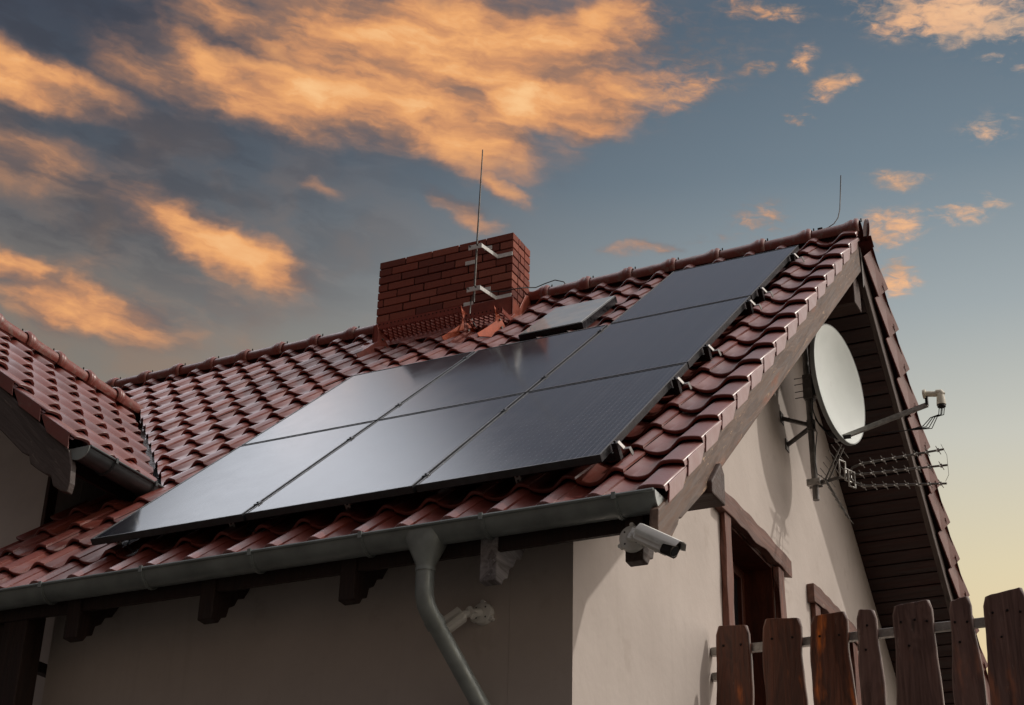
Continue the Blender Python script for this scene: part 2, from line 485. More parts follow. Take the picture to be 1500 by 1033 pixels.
# ridge caps
def ridge(p0, p1, roofobj, step=.385, r=.066, endcap=True):
    p0 = V(p0); p1 = V(p1); t = (p1 - p0).normalized(); L = (p1 - p0).length
    side = t.cross(V((0, 0, 1))).normalized(); up = V((0, 0, 1))
    mb = MB(); n = int(round(L / step)); step = L / n
    rnd = random.Random(2)
    for k in range(n):
        s0 = k * step; s1 = s0 + step + .03
        dz = rnd.uniform(-.003, .003); dy = rnd.uniform(-.004, .004)
        prof_ = [(s0 - .012, r * 1.12), (s0, r * 1.34), (s0 + .018, r * 1.42), (s0 + .034, r * 1.26), (s0 + .050, r * 1.36), (s0 + .072, r * 1.26), (s0 + .115, r * 1.06), (s1, r * .96)]
        ns = 12; base = len(mb.v); vs = []
        for (s_, rr) in prof_:
            for i in range(ns + 1):
                w = radians(-38 + 256 * i / ns)
                vs.append(p0 + t * s_ + side * (rr * cos(w) + dy) + up * (rr * sin(w) * 1.02 + dz))
        fs = []
        for a_ in range(len(prof_) - 1):
            for i in range(ns):
                fs.append((a_*(ns+1)+i, a_*(ns+1)+i+1, (a_+1)*(ns+1)+i+1, (a_+1)*(ns+1)+i))
        mb.add(vs, fs)
        # clip of the cap
        q = p0 + t * (s0 - .02) + up * (r * 1.05)
        mb.tube([q, q + up * .028], .006, 6, 1)
    gap = MB()  # dark strip standing in for the shade in the gap under the caps
    a_, b_ = p0 + t * .02, p1
    gap.bar(a_ - up * .10, b_ - up * .10, .05, .13)
    gap.build('ridge_gap_shade', M_GAP_SHADE, roofobj)
    o = mb.build('ridge_cap', [M_RIDGE, M_BLACKP], roofobj, smooth=50)
    a = o.data.attributes.new('tv', 'FLOAT', 'POINT'); a.data.foreach_set('value', [.7] * len(o.data.vertices))
    if endcap:
        e = MB()
        c = p0 + t * (-.045) + V((0, .075, .02))
        side = V((-sin(radians(25)), cos(radians(25)), 0))
        pts = []
        for i in range(15):
            w = radians(-48 + 276 * i / 14)
            pts.append(c + side * (.098 * cos(w)) + up * (.098 * sin(w)) )
        e.prism(pts, t * .018)
        oo = e.build('ridge_end_disc', M_TILE, roofobj, bevel=.004)
        a = oo.data.attributes.new('tv', 'FLOAT', 'POINT'); a.data.foreach_set('value', [.1] * len(oo.data.vertices))
RZ = 3.541
ridge((.385, YR, RZ), (-7.6, YR, RZ), roof)
RZW = zE + (xE - xR) * sa / ca + .050
ridge((xR, .33, RZW), (xR, 3.30, RZW), roofW, endcap=False)

# valley flashing between wing and main roof
mb = MB()
p0 = V((xE + .02, 1.18, zE - .13)); p1 = V((xR, 3.24, zE - .13 + (xE - xR) * sa / ca))
wv = V((1, 1, 0)).normalized() * .09
mb.add([p0 - wv + V((0,0,.05)), p0, p0 + wv + V((0,0,.05)), p1 + wv + V((0,0,.05)), p1, p1 - wv + V((0,0,.05))], [(0,1,4,5), (1,2,3,4)])
mb.build('valley_flashing', M_LEAD, roof)

# slabs (roof deck) and boarded soffits
def deck(name, sl, u0, u1, v0, v1, n0, n1, m, parent):
    pts = [sl.P(u, v, n) for n in (n0, n1) for v in (v0, v1) for u in (u0, u1)]
    mb = MB(); mb.add(pts, [(0,2,3,1),(4,5,7,6),(0,1,5,4),(2,6,7,3),(0,4,6,2),(1,3,7,5)])
    return mb.build(name, m, parent)
def boards(sl, u0, u1, v0, v1, n, parent, m=M_SOFFIT, name='soffit'):
    mb = MB(); v = v0; r = random.Random(9)
    while v < v1 - .02:
        w = min(.108, v1 - v - .004); j = r.uniform(-.0015, .0015)
        pts = [sl.P(a, b, c) for c in (n + j, n + .018) for b in (v, v + w) for a in (u0, u1)]
        mb.add(pts, [(0,2,3,1),(4,5,7,6),(0,1,5,4),(2,6,7,3),(0,4,6,2),(1,3,7,5)])
        v += .118
    return mb.build(name, m, parent, bevel=.003, seg=1)
VS = YR / ca
deck('roof_deck', A, -4.40, .325, -.20, VS + .30 * sa / ca * 0 - .22, -.315, -.215, M_INNER, house)
deck('roof_deck', B, -.325, 7.4, -.28, VS - .22, -.315, -.215, M_INNER, house)
deck('roof_deck', W, .375, 3.1, -.02, (xE - xR) / ca - .12, -.30, -.215, M_INNER, house)
deck('roof_deck', W2, -3.1, -.375, -.02, (xE - xR) / ca - .12, -.30, -.215, M_INNER, house)
apV = VS - .34 * sa / ca
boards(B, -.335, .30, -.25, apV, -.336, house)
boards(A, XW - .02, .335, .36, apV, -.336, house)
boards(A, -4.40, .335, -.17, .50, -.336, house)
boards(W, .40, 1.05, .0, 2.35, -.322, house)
boards(W, 1.0, 1.55, -.02, .75, -.322, house)

# walls ---------------------------------------------------------------
def topz(y):
    y = y if y < YR else 2 * YR - y
    return (-.325 + y * sa) / ca
win = [(2.60, 3.60, .655, -.62), (4.58, 5.50, .665, -.62)]
ys = sorted(set([YW] + [w[0] for w in win] + [w[1] for w in win] + [YR, 2 * YR - YW]))
mb = MB()
for y0, y1 in zip(ys[:-1], ys[1:]):
    op = [w for w in win if w[0] <= y0 + 1e-4 and w[1] >= y1 - 1e-4]
    zb, zt0, zt1 = GZ, topz(y0), topz(y1)
    if op:
        w = op[0]
        mb.prism([(XW - .34, y0, zb), (XW - .34, y1, zb), (XW - .34, y1, w[3]), (XW - .34, y0, w[3])], (.34, 0, 0))
        mb.prism([(XW - .34, y0, w[2]), (XW - .34, y1, w[2]), (XW - .34, y1, zt1), (XW - .34, y0, zt0)], (.34, 0, 0))
    else:
        mb.prism([(XW - .34, y0, zb), (XW - .34, y1, zb), (XW - .34, y1, zt1), (XW - .34, y0, zt0)], (.34, 0, 0))
gw = mb.build('wall', M_WALL, house)
tag(gw, 'sunlit gable wall with roof and dish shadows')
bm = bmesh.new(); bm.from_mesh(gw.data); bmesh.ops.remove_doubles(bm, verts=bm.verts, dist=.0005); bm.to_mesh(gw.data); bm.free()
mb = MB()
mb.box(-3.50, XW - .341, YW + .0005, YW + .3, GZ, (-.325 + YW * sa) / ca)
mb.box(-3.50, -3.20, YW + .3, .95, GZ, (-.325 + YW * sa) / ca)
tag(mb.build('wall', M_WALL, house), 'shaded front wall under the eaves')
mb = MB()
zs = zE + (xE + 4.37) * sa / ca * 1 - .13 - .30
def wz(x): return zE + (xE - x) * sa / ca - .275
mb.prism([(-4.37, .95, GZ), (xR, .95, GZ), (xR, .95, wz(xR)), (-4.37, .95, wz(-4.37))], (0, .3, 0))
mb.prism([(2*xR+4.37, .95, GZ), (xR, .95, GZ), (xR, .95, wz(xR)), (2*xR+4.37, .95, wz(-4.37))], (0, .3, 0))
mb.box(-4.37, -3.15, .952, 1.2, GZ, (-.36 + .95 * sa) / ca)
tag(mb.build('wall', M_WINGWALL, house), 'front wall of the left wing')
mb = MB()
mb.box(-4.66, -4.368, 1.25, 3.4, -.2, wz(-4.37) + .02)
tag(mb.build('wall', M_WINGWALL, house), 'side wall of the left wing in deep shade')
mb = MB(); mb.box(-4.9, XW - .34, 8.0, 8.224, GZ, topz(8.2)); mb.box(-7.3, -7.0, .95, 8.2, GZ, .6)
mb.build('wall', M_WALL, house)
# dark corner board and lead strip where the wing wall meets the roof
mb = MB(); mb.box(-4.385, -4.355, .935, 1.02, .30, wz(-4.37) + .0)
mb.build('corner_board', M_BEAM, house, bevel=.004)

# barge boards --------------------------------------------------------
def barge_poly(sl, u, v_hi, tail):
    top = [(v_hi_t, n) for v_hi_t, n in tail]
    return [sl.P(u, v, n) for v, n in top]
def vn_from_yz(y, z): return (y * ca + z * sa, -y * sa + z * ca)
tl = [vn_from_yz(*p) for p in [(.12, -.325), (.085, -.352), (.055, -.36), (.035, -.40), (-.03, -.47), (-.10, -.555), (-.16, -.60), (-.215, -.585), (-.225, -.50), (-.215, -.412)]]
NB, NT_ = -.3445, -.178
vtopb = VS - .3445 * sa / ca
vtopt = VS - .178 * sa / ca
pts = [(vtopt, NT_)] + [(vtopb, NB)] + [(.26, NB)] + tl + [(-.33, NT_)]
mb = MB()
mb.prism([A.P(XB, v, n + (RISE * .9 * (v + .3) if n > -.25 and v > 0 else RISE * .25 * v if v > .3 else 0)) for v, n in pts], (-.045, 0, 0))
tag(mb.build('barge_board', M_BARGE, house, bevel=.006), 'weathered board along the sloping front edge')
pts2 = [(vtopt, NT_), (vtopb, NB), (-.30, NB), (-.33, NT_)]
mb = MB()
mb.prism([B.P(-XB + .001, v, n + (RISE * .9 * (v + .3) if n > -.25 and v > 0 else RISE * .25 * v if v > .3 else 0)) for v, n in pts2], (-.045, 0, 0))
M_BARGE_B = wood('weathered_board_back', (.06, .042, .036, 1), (.14, .105, .09, 1), 'y', .62, worn=((.30, .24, .19, 1), .5), rot=(radians(40.4), 0, 0))
tag(mb.build('barge_board', M_BARGE_B, house, bevel=.006), 'board along the far sloping edge')
mb = MB(); mb.prism([(XB + .001, YR + .012, 3.03), (XB + .001, YR + .055, 3.08), (XB + .001, YR + .055, 3.34), (XB + .001, YR + .012, 3.35)], (.004, 0, 0))
mb.build('steel_plate', M_STEEL_D, house)
# second batten visible between board and tiles on the far edge
mb = MB()
mb.prism([B.P(-XB + .02, v, n) for v, n in [(VT_A - .15, -.175), (-.30, -.175), (-.30, -.20), (VT_A - .15, -.20)]], (-.10, 0, 0))
mb.build('batten', M_BEAM, house)
# wing barge board with carved end
def wv(x, z):  # world x,z -> v,n on wing slope
    d = V((x, 0, z)) - oW
    return (d.dot(W.V), d.dot(W.N))
ct = [wv(*p) for p in [(-4.288, 1.023), (-4.07, .831), (-4.035, .812), (-4.009, .803), (-4.0, .775), (-3.987, .742), (-3.93, .70), (-3.86, .655), (-3.803, .632), (-3.79, .60), (-3.774, .562), (-3.71, .52), (-3.652, .500), (-3.640, .56), (-3.652, .68)]]
pts = [((xE - xR) / ca - .15, -.20), ((xE - xR) / ca - .30, -.405)] + ct + [(-.02, -.20)]
mb = MB()
mb.prism([W.P(.345, v, n) for v, n in pts], (0, .05, 0))
tag(mb.build('barge_board', M_BARGE_X, house, bevel=.007), 'carved grey-brown board end at the wing gable')
mb = MB()
mb.prism([W2.P(-.345, v, n) for v, n in [((xE - xR) / ca - .15, -.178), ((xE - xR) / ca - .30, -.36), (0, -.36), (0, -.178)]], (0, .05, 0))
mb.build('barge_board', M_BARGE_X, house, bevel=.007)

# rafter tails ---------------------------------------------------------
for i, x in enumerate((.205, -.545, -1.33, -2.18, -3.06, -3.86)):
    prof_t = [(.30, -.19), (-.10, -.375), (-.10, -.60), (-.035, -.605), (-.01, -.57), (.03, -.555), (.045, -.50), (.09, -.475), (.12, -.425), (.17, -.41), (.22, -.335), (.30, -.30)]
    mb = MB(); mb.prism([(x - .045, y, z) for y, z in prof_t], (.09, 0, 0))
    o = mb.build('rafter_tail', M_TAILP if i == 1 else M_TAIL if i == 0 else M_POST, house, bevel=.006)
    if i == 1: tag(o, 'carved rafter end with peeling pale paint')
# purlin ends through the gable wall
mb = MB()
mb.prism([(XW - .02, y, z) for y, z in [(.46, -.085), (.66, -.085), (.66, .085), (.61, .135), (.46, -.02)]], (.675, 0, 0))
tag(mb.build('purlin', M_BEAM, house, bevel=.008), 'beam end under the weathered board')
mb = MB()
mb.box(XW - .02, .33, 4.14, 4.33, 2.86, 3.12)
mb.build('purlin', M_BEAM, house, bevel=.008)
mb = MB()
mb.box(XW - .02, .33, 2 * YR - .66, 2 * YR - .46, -.10, .10)
mb.build('purlin', M_BEAM, house, bevel=.008)

# windows ---------------------------------------------------------------
def wobble_bar(mb, a, b, w, h, axis, mi=0, amp=.010, n=18, seed=0):
    """hewn timber: a bar whose long edges wander"""
    r = random.Random(seed)
    a = V(a); b = V(b)
    ring = []
    for i in range(n + 1):
        f = i / n; p = a.lerp(b, f)
        if axis == 'y':   # bar along y, w = thickness in x, h = height in z
            e = [noise.noise(V((f * 7 + seed, q * 3.1, seed))) * amp for q in range(4)]
            ring.append([p + V((0, 0, -h/2 + e[0])), p + V((w, 0, -h/2 + e[1])), p + V((w, 0, h/2 + e[2])), p + V((0, 0, h/2 + e[3]))])
        else:             # along z, w = thickness in x, h = width in y
            e = [noise.noise(V((f * 6 + seed, q * 3.1, seed))) * amp for q in range(4)]
            ring.append([p + V((0, -h/2 + e[0], 0)), p + V((w, -h/2 + e[1], 0)), p + V((w, h/2 + e[2], 0)), p + V((0, h/2 + e[3], 0))])
    vs = [q for r_ in ring for q in r_]
    fs = [(0, 1, 2, 3), tuple(4*n + k for k in (3, 2, 1, 0))]
    for i in range(n):
        for k in range(4):
            fs.append((4*i+k, 4*(i+1)+k, 4*(i+1)+(k+1) % 4, 4*i+(k+1) % 4))
    mb.add(vs, fs, mi)

def window(w, seed, lintel_y):
    y0, y1, zt, zb = w
    fr = MB()
    # casement set deep in the opening
    xf = XW - .26
    fr.box(xf, xf + .06, y0 + .03, y0 + .10, zb + .02, zt - .03); fr.box(xf, xf + .06, y1 - .10, y1 - .03, zb + .02, zt - .03)
    fr.box(xf, xf + .06, y0 + .10, y1 - .10, zt - .10, zt - .03); fr.box(xf, xf + .06, y0 + .10, y1 - .10, zb + .02, zb + .10)
    ym = (y0 + y1) / 2
    fr.box(xf + .003, xf + .075, ym - .045, ym + .045, zb + .10, zt - .10)
    win_o = fr.build('window', M_REVEAL, house, bevel=.004)
    g = MB(); g.box(xf + .02, xf + .03, y0 + .10, y1 - .10, zb + .10, zt - .10); g.build('pane', M_GLASS, win_o)
    rv = MB()
    rv.box(XW - .335, XW - .004, y0 + .001, y0 + .03, zb + .001, zt - .03); rv.box(XW - .335, XW - .004, y1 - .03, y1 - .001, zb + .001, zt - .03)
    rv.box(XW - .335, XW - .004, y0 + .001, y1 - .001, zt - .03, zt - .001)
    rv.build('reveal', M_REVEAL, win_o)
    s_ = MB(); s_.box(XW - .30, XW + .06, y0 - .02, y1 + .02, zb - .04, zb + .001); s_.build('sill', M_REVEAL, win_o, bevel=.005)
    l = MB(); wobble_bar(l, (XW + .001, lintel_y[0], zt + .055), (XW + .001, lintel_y[1], zt + .055), .055, .135, 'y', amp=.030, n=26, seed=seed)
    l.build('lintel', M_WFRAME_H, win_o, bevel=.005)
    for k, (yy, ww) in enumerate(((y0 - .055, .12), (y1 + .055, .13))):
        j = MB(); wobble_bar(j, (XW + .001, yy, zt - .012), (XW + .001, yy, zb - .03), .04, ww, 'z', amp=.022, n=16, seed=seed + k + 3)
        j.build('jamb', M_WFRAME_V, win_o, bevel=.005)
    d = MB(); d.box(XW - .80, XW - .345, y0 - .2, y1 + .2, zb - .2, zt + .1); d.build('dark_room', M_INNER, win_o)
    return win_o
tag(window(win[0], 1.3, (2.36, 3.86)), 'deep-set window with rough red-brown lintel')
tag(window(win[1], 5.7, (4.40, 5.75)), 'second window mostly hidden by the fence')

# gutters ----------------------------------------------------------------
def half_round(mb, p0, p1, r, side, thick=.004, ns=14, bead=.009, mi=0):
    """half-round trough from p0 to p1 (rim centre line); side = horizontal unit to outer rim"""
    p0 = V(p0); p1 = V(p1); side = V(side); up = V((0, 0, 1))
    def sec(p, rr):
        return [p + side * (rr * cos(w)) - up * (rr * sin(w)) for w in [pi * i / ns for i in range(ns + 1)]]
    o0, o1, i0, i1 = sec(p0, r), sec(p1, r), sec(p0, r - thick), sec(p1, r - thick)
    m = ns + 1
    mb.add(o0 + o1 + i0 + i1,
           [(k, k+1, m+k+1, m+k) for k in range(ns)] + [(2*m+k, 3*m+k, 3*m+k+1, 2*m+k+1) for k in range(ns)] +
           [(k, 2*m+k, 2*m+k+1, k+1) for k in range(ns)] + [(m+k, m+k+1, 3*m+k+1, 3*m+k) for k in range(ns)] +
           [(0, m, 3*m, 2*m), (ns, 2*m+ns, 3*m+ns, m+ns)], mi)
    mb.tube([p0 + side * (r + bead * .4), p1 + side * (r + bead * .4)], bead, 8, mi)

def band(mb, c, r, side, along, w=.026, ns=14):
    side = V(side); along = V(along); c = V(c); up = V((0, 0, 1))
    for (rr, ww) in ((r + .006, w), (r + .010, w * .45)):
        vs = []
        for s_ in (-ww/2, ww/2):
            for i in range(ns + 1):
                q = pi * i / ns
                vs.append(c + along * s_ + side * (rr * cos(q)) - up * (rr * sin(q)))
        for s_ in (-ww/2, ww/2):
            for i in range(ns + 1):
                q = pi * i / ns
                vs.append(c + along * s_ + side * ((r + .001) * cos(q)) - up * ((r + .001) * sin(q)))
        m = ns + 1
        fs = [(k, k+1, m+k+1, m+k) for k in range(ns)] + [(k, 2*m+k, 2*m+k+1, k+1) for k in range(ns)] + [(m+k, m+k+1, 3*m+k+1, 3*m+k) for k in range(ns)]
        mb.add(vs, fs)
    t = c + side * (r + .014)
    mb.bar(t + up * .012, t - up * .022, w * .8, .006, side)

GY, GZr, GR = -.142, -.318, .079
mb = MB(); half_round(mb, (-4.45, GY, GZr), (.352, GY, GZr), GR, (0, -1, 0))
gut = mb.build('gutter', M_GUTTER, house, smooth=40)
tag(gut, 'grey half-round gutter along the main eave')
for x in (-4.1, -3.202, -2.527, -1.843, -1.191, -.525, .159):
    b_ = MB(); band(b_, (x, GY, GZr), GR, (0, -1, 0), (1, 0, 0)); b_.build('gutter_bracket', M_GUTTER, gut, smooth=40)
mb = MB()
pts = [V((.353, GY, GZr)) + V((0, -1, 0)) * ((GR + .004) * cos(q)) - V((0, 0, 1)) * ((GR + .004) * sin(q)) for q in [pi * i / 16 for i in range(17)]]
mb.prism(pts, (.007, 0, 0)); mb.build('end_cap', M_CAP_LIT, gut, bevel=.002)
# joint rings on the trough
for x in (-2.86, -.08):
    b_ = MB(); band(b_, (x, GY, GZr), GR - .003, (0, -1, 0), (1, 0, 0), .012); 

# wing gutter
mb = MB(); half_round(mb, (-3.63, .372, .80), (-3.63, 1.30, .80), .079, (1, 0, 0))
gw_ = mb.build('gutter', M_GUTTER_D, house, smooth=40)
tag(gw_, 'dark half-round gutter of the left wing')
for y in (.62, 1.02):
    b_ = MB(); band(b_, (-3.63, y, .80), .079, (1, 0, 0), (0, 1, 0)); b_.build('gutter_bracket', M_GUTTER_D, gw_, smooth=40)
mb = MB()
pts = [V((-3.63, .371, .80)) + V((1, 0, 0)) * (.084 * cos(q)) - V((0, 0, 1)) * (.084 * sin(q)) for q in [pi * i / 16 for i in range(17)]]
mb.prism(pts, (0, -.008, 0)); mb.build('end_cap', M_GUTTER, gw_, bevel=.002)

# downpipe with funnel outlet
mb = MB()
cx = -.862
ring = []
def sect(z, hx, hy, yc, n=20, sq=1.):
    return [V((cx + hx * math.copysign(abs(cos(w)) ** sq, cos(w)), yc + hy * math.copysign(abs(sin(w)) ** sq, sin(w)), z)) for w in [2 * pi * i / n for i in range(n)]]
secs = [sect(-.335, .104, .083, GY, sq=.6), sect(-.375, .098, .081, GY, sq=.6), sect(-.44, .070, .066, GY, sq=.75), sect(-.492, .050, .050, GY), sect(-.520, .047, .047, GY)]
vs = [p for s_ in secs for p in s_]; n = 20
fs = [(i*n+k, i*n+(k+1) % n, (i+1)*n+(k+1) % n, (i+1)*n+k) for i in range(len(secs)-1) for k in range(n)] + [tuple(range(n))]
mb.add(vs, fs)
dp = mb.build('downpipe', M_PIPE, house, smooth=50)
tag(dp, 'grey downpipe with funnel outlet and swan-neck bend')
path = [V((cx, GY, -.50)), V((cx, GY, -.60)), V((cx, GY + .004, -.645)), V((cx + .004, GY + .018, -.69)), V((cx + .014, GY + .045, -.73)), V((cx + .028, GY + .08, -.77))]
end = V((-.700, .186, -1.125))
mb = MB(); mb.tube(path, .046, 20); mb.build('pipe_bend', M_PIPE, dp, smooth=50)
d0 = path[-1]
mb = MB(); mb.tube([d0 - (end - d0).normalized() * .02, end, V((-.693, .195, -1.16)), V((-.690, .198, -1.22)), V((-.690, .198, GZ + .1))], .0435, 20)
mb.build('pipe_run', M_PIPE, dp, smooth=50)
dd = (end - d0).normalized()
mb = MB()
mb.tube([d0 - dd * .03, d0 + dd * .012], .0495, 20); mb.build('pipe_collar', M_PIPE, dp, smooth=50)
mb = MB(); mb.tube([V((cx, GY, -.512)), V((cx, GY, -.528))], .050, 20); mb.build('pipe_collar', M_PIPE, dp, smooth=50)

# porch post and brace -------------------------------------------------------
mb = MB(); mb.box(-3.565, -3.40, -.075, .075, GZ, -.395)
po = mb.build('post', M_POST, house, bevel=.008)
mb = MB()
arc = []
for i in range(9):
    q = pi / 2 * i / 8
    arc.append((-3.565 - .42 * (1 - cos(q)), -.395 - .30 * (1 - sin(q))))
poly = [(-3.565, -.395)] + [(x, z) for x, z in [(-3.99, -.395), (-3.99, -.44)]] + [(-3.565 - .42 * (cos(pi/2*(8-i)/8) * 0 + (1 - i/8)), -.44 - .20 * (1 - sqrt(max(0, 1 - (i/8)**2)))) for i in range(0, 9)]
mb.prism([(x, -.05, z) for x, z in poly[:3] + [(-3.86, -.47), (-3.72, -.56), (-3.565, -.60)]], (0, .10, 0))
mb.build('knee_brace', M_POST, house, bevel=.006)
mb = MB(); mb.box(-4.5, -3.5, -.07, .07, -.395 + .002, -.345)
mb.build('eave_beam', M_POST, house)
mb = MB(); mb.box(-3.72, -3.66, .15, .95, -.60, -.54); mb.box(-4.3, -3.58, .05, .09, -.86, -.80)
mb.build('porch_rail', M_POST, house, bevel=.004)

# fascia under main gutter
mb = MB(); mb.box(-4.42, .325, -.085, -.060, -.45, -.305)
mb.build('fascia', M_POST, house)

# chimney -----------------------------------------------------------------------
CX0, CX1, CY0, CY1, CZT = -3.753, -2.454, 3.87, 4.205, 4.004
mb = MB(); mb.box(CX0 + .010, CX1 - .010, CY0 + .010, CY1 - .010, 2.6, CZT - .012)
chim = mb.build('chimney', M_MORTAR, house)
tag(chim, 'red brick chimney with dark recessed joints')
def bricks():
    vs = []; fs = []; tv = []
    r = random.Random(21)
    rh = .0765; bh = .0665; L = .262; g = .011
    def brick(x0, x1, y0, y1, z0, z1):
        e = .0035
        b = len(vs); t = r.random()
        jx, jy = r.uniform(-.002, .002), r.uniform(-.002, .002)
        o = [(x0, y0), (x1, y0), (x1, y1), (x0, y1)]
        ins = [(x0 + e, y0 + e), (x1 - e, y0 + e), (x1 - e, y1 - e), (x0 + e, y1 - e)]
        for (q, z) in ((ins, z0), (o, z0 + e), (o, z1 - e), (ins, z1)):
            for (x, y) in q:
                vs.append((x + jx, y + jy, z + r.uniform(-.0006, .0006))); tv.append(t)
        for a in range(3):
            for k in range(4):
                fs.append((b+4*a+k, b+4*a+(k+1) % 4, b+4*(a+1)+(k+1) % 4, b+4*(a+1)+k))
        fs.append((b+12, b+13, b+14, b+15)); fs.append((b+3, b+2, b+1, b))
    for k in range(18):
        z1 = CZT - k * rh; z0 = z1 - bh
        if z1 < 2.75: break
        off = [0., .5, .12, .62, .25, .75][k % 6] * L
        # front and back faces run full width, sides fill between
        for (ya, yb) in ((CY0, CY0 + .105), (CY1 - .105, CY1)):
            x = CX0 - off
            while x < CX1:
                a = max(x, CX0); b = min(x + L - g, CX1)
                if CX1 - b < .05: b = CX1
                if a - CX0 < .04 and b - a < .05: x += L; continue
                if b - a > .03: brick(a, b, ya, yb, z0, z1)
                x += L
        for (xa, xb) in ((CX0, CX0 + .105), (CX1 - .105, CX1)):
            s_ = CY0 + .105 + g
            if k % 2:
                brick(xa, xb, s_, CY1 - .105 - g, z0, z1)
            else:
                m_ = (s_ + CY1 - .105 - g) / 2 - .02
                brick(xa, xb, s_, m_ - g / 2, z0, z1); brick(xa, xb, m_ + g / 2, CY1 - .105 - g, z0, z1)
    me = D.meshes.new('brickwork')
    off = house.location
    me.from_pydata([tuple(V(p) - off) for p in vs], [], fs); me.materials.append(M_BRICK)
    a = me.attributes.new('tv', 'FLOAT', 'POINT'); a.data.foreach_set('value', tv)
    o = D.objects.new('brickwork', me); COL.objects.link(o); o.parent = chim
    return o
bricks()
# flashing
def za(y, n=-.065): return (n + y * sa) / ca
mb = MB()
mb.prism([(CX0 - .02, CY0 - .012, za(CY0) - .15), (CX1 + .018, CY0 - .012, za(CY0) - .15), (CX1 + .018, CY0 - .012, za(CY0) + .17), (CX0 - .02, CY0 - .012, za(CY0) + .17)], (0, .010, 0))
mb.prism([A.P(CX0 - .10, CY0 / ca - .26, -.075), A.P(CX1 + .05, CY0 / ca - .26, -.075), A.P(CX1 + .05, CY0 / ca - .085, -.06), A.P(CX0 - .10, CY0 / ca - .085, -.06)], A.N * .006)
mb.build('front_flashing', M_REDMET, chim, bevel=.003)
mb = MB()
ztop = za(CY1) + .02
poly = [(CY0 - .012, za(CY0) - .12), (CY1, za(CY1) - .12), (CY1, za(CY1) + .06), (CY1 - .10, za(CY1) + .015), (CY0 + .13, za(CY0) + .13), (CY0 - .012, za(CY0) + .15)]
mb.prism([(CX1 + .004, y, z) for y, z in poly], (.012, 0, 0)); mb.build('side_flashing', M_REDMET_LIT, chim, bevel=.003)
mb = MB(); mb.prism([(CX0 - .016, y, z) for y, z in poly], (.012, 0, 0)); mb.build('side_flashing', M_REDMET, chim, bevel=.003)

# skylight (roof hatch) -----------------------------------------------------
sk = MB()
u0, u1, v0, v1 = -1.935, -1.415, 3.86, 4.72
nt, nb = -.034, -.095
def fr(mb, a, b, c, d, n0, n1):
    pts = [A.P(u, v, n) for n in (n0, n1) for v in (c, d) for u in (a, b)]
    mb.add(pts, [(0,2,3,1),(4,5,7,6),(0,1,5,4),(2,6,7,3),(0,4,6,2),(1,3,7,5)])
t_ = .035
fr(sk, u0, u1, v0, v0 + t_, nb, nt); fr(sk, u0, u1, v1 - t_, v1, nb, nt)
fr(sk, u0, u0 + t_, v0 + t_, v1 - t_, nb, nt); fr(sk, u1 - t_, u1, v0 + t_, v1 - t_, nb, nt)
sky_o = sk.build('skylight', M_BLACK, roof, bevel=.004)
mb = MB(); fr(mb, u0 + .012, u1 - .012, v0 + .012, v1 - .012, nt - .012, nt + .004)
mb.build('pane', M_SKYL, sky_o) if False else None
gl = mb.build('skylight_glass', M_SKYL, roof, bevel=.002)
mb = MB()
nn = 40
vs = []
for i in range(nn + 1):
    u = u0 - .12 + (u1 - u0 + .2) * i / nn
    d_ = min(abs(((u - .283 + PITCH / 2) % PITCH) - PITCH / 2), 1)
    hh = prof(d_)
    vs.append(A.P(u, v0 - .012, PB + .105)); vs.append(A.P(u, v0 - .13 - .012 * sin(i), PB + hh + .080))
mb.add(vs, [(2*i, 2*i+1, 2*i+3, 2*i+2) for i in range(nn)])
mb.build('skylight_apron', M_LEAD, roof, smooth=60)

# ------------------------------------------------------------------ chimney sweep platform
plat = empty('sweep_platform', (-3.2, 3.66, 2.95), 'long rust-red perforated metal platform in front of the chimney', 'platform')
def platform(root, x0, x1, yf, yb, z, fronth=.05, cell=.045):
    mb = MB()
    mb.box(x0, x1, yf, yf + .006, z - .012, z + fronth)
    mb.box(x0, x1, yb - .006, yb, z - .02, z + .02)
    mb.box(x0, x0 + .006, yf, yb, z - .02, z + .02); mb.box(x1 - .006, x1, yf, yb, z - .02, z + .02)
    k = 0; x = x0
    while x < x1 - cell:
        # expanded mesh: zig-zag strands across the width
        ny = 5
        dy = (yb - yf) / ny
        for j in range(ny):
            a = V((x + (cell / 2 if j % 2 else 0), yf + j * dy, z)); b_ = V((x + (0 if j % 2 else cell / 2), yf + (j + 1) * dy, z))
            c_ = V((x + (cell / 2 if j % 2 else cell), yf + j * dy, z)); d_ = V((x + (cell if j % 2 else cell / 2), yf + (j + 1) * dy, z))
            mb.bar(a, b_, .008, .010, (0, 0, 1)); mb.bar(c_, d_, .008, .010, (0, 0, 1))
        x += cell
    x = x0 + .02; h = mb
    while x < x1 - .01:
        h.tube([(x, yf - .0015, z + fronth * .55), (x, yf + .001, z + fronth * .55)], .0065, 8, 1); x += .036
    return mb.build('grating', [M_REDMET, M_MORTAR], root)
platform(plat, -3.565, -2.775, 3.60, 3.85, 3.185)
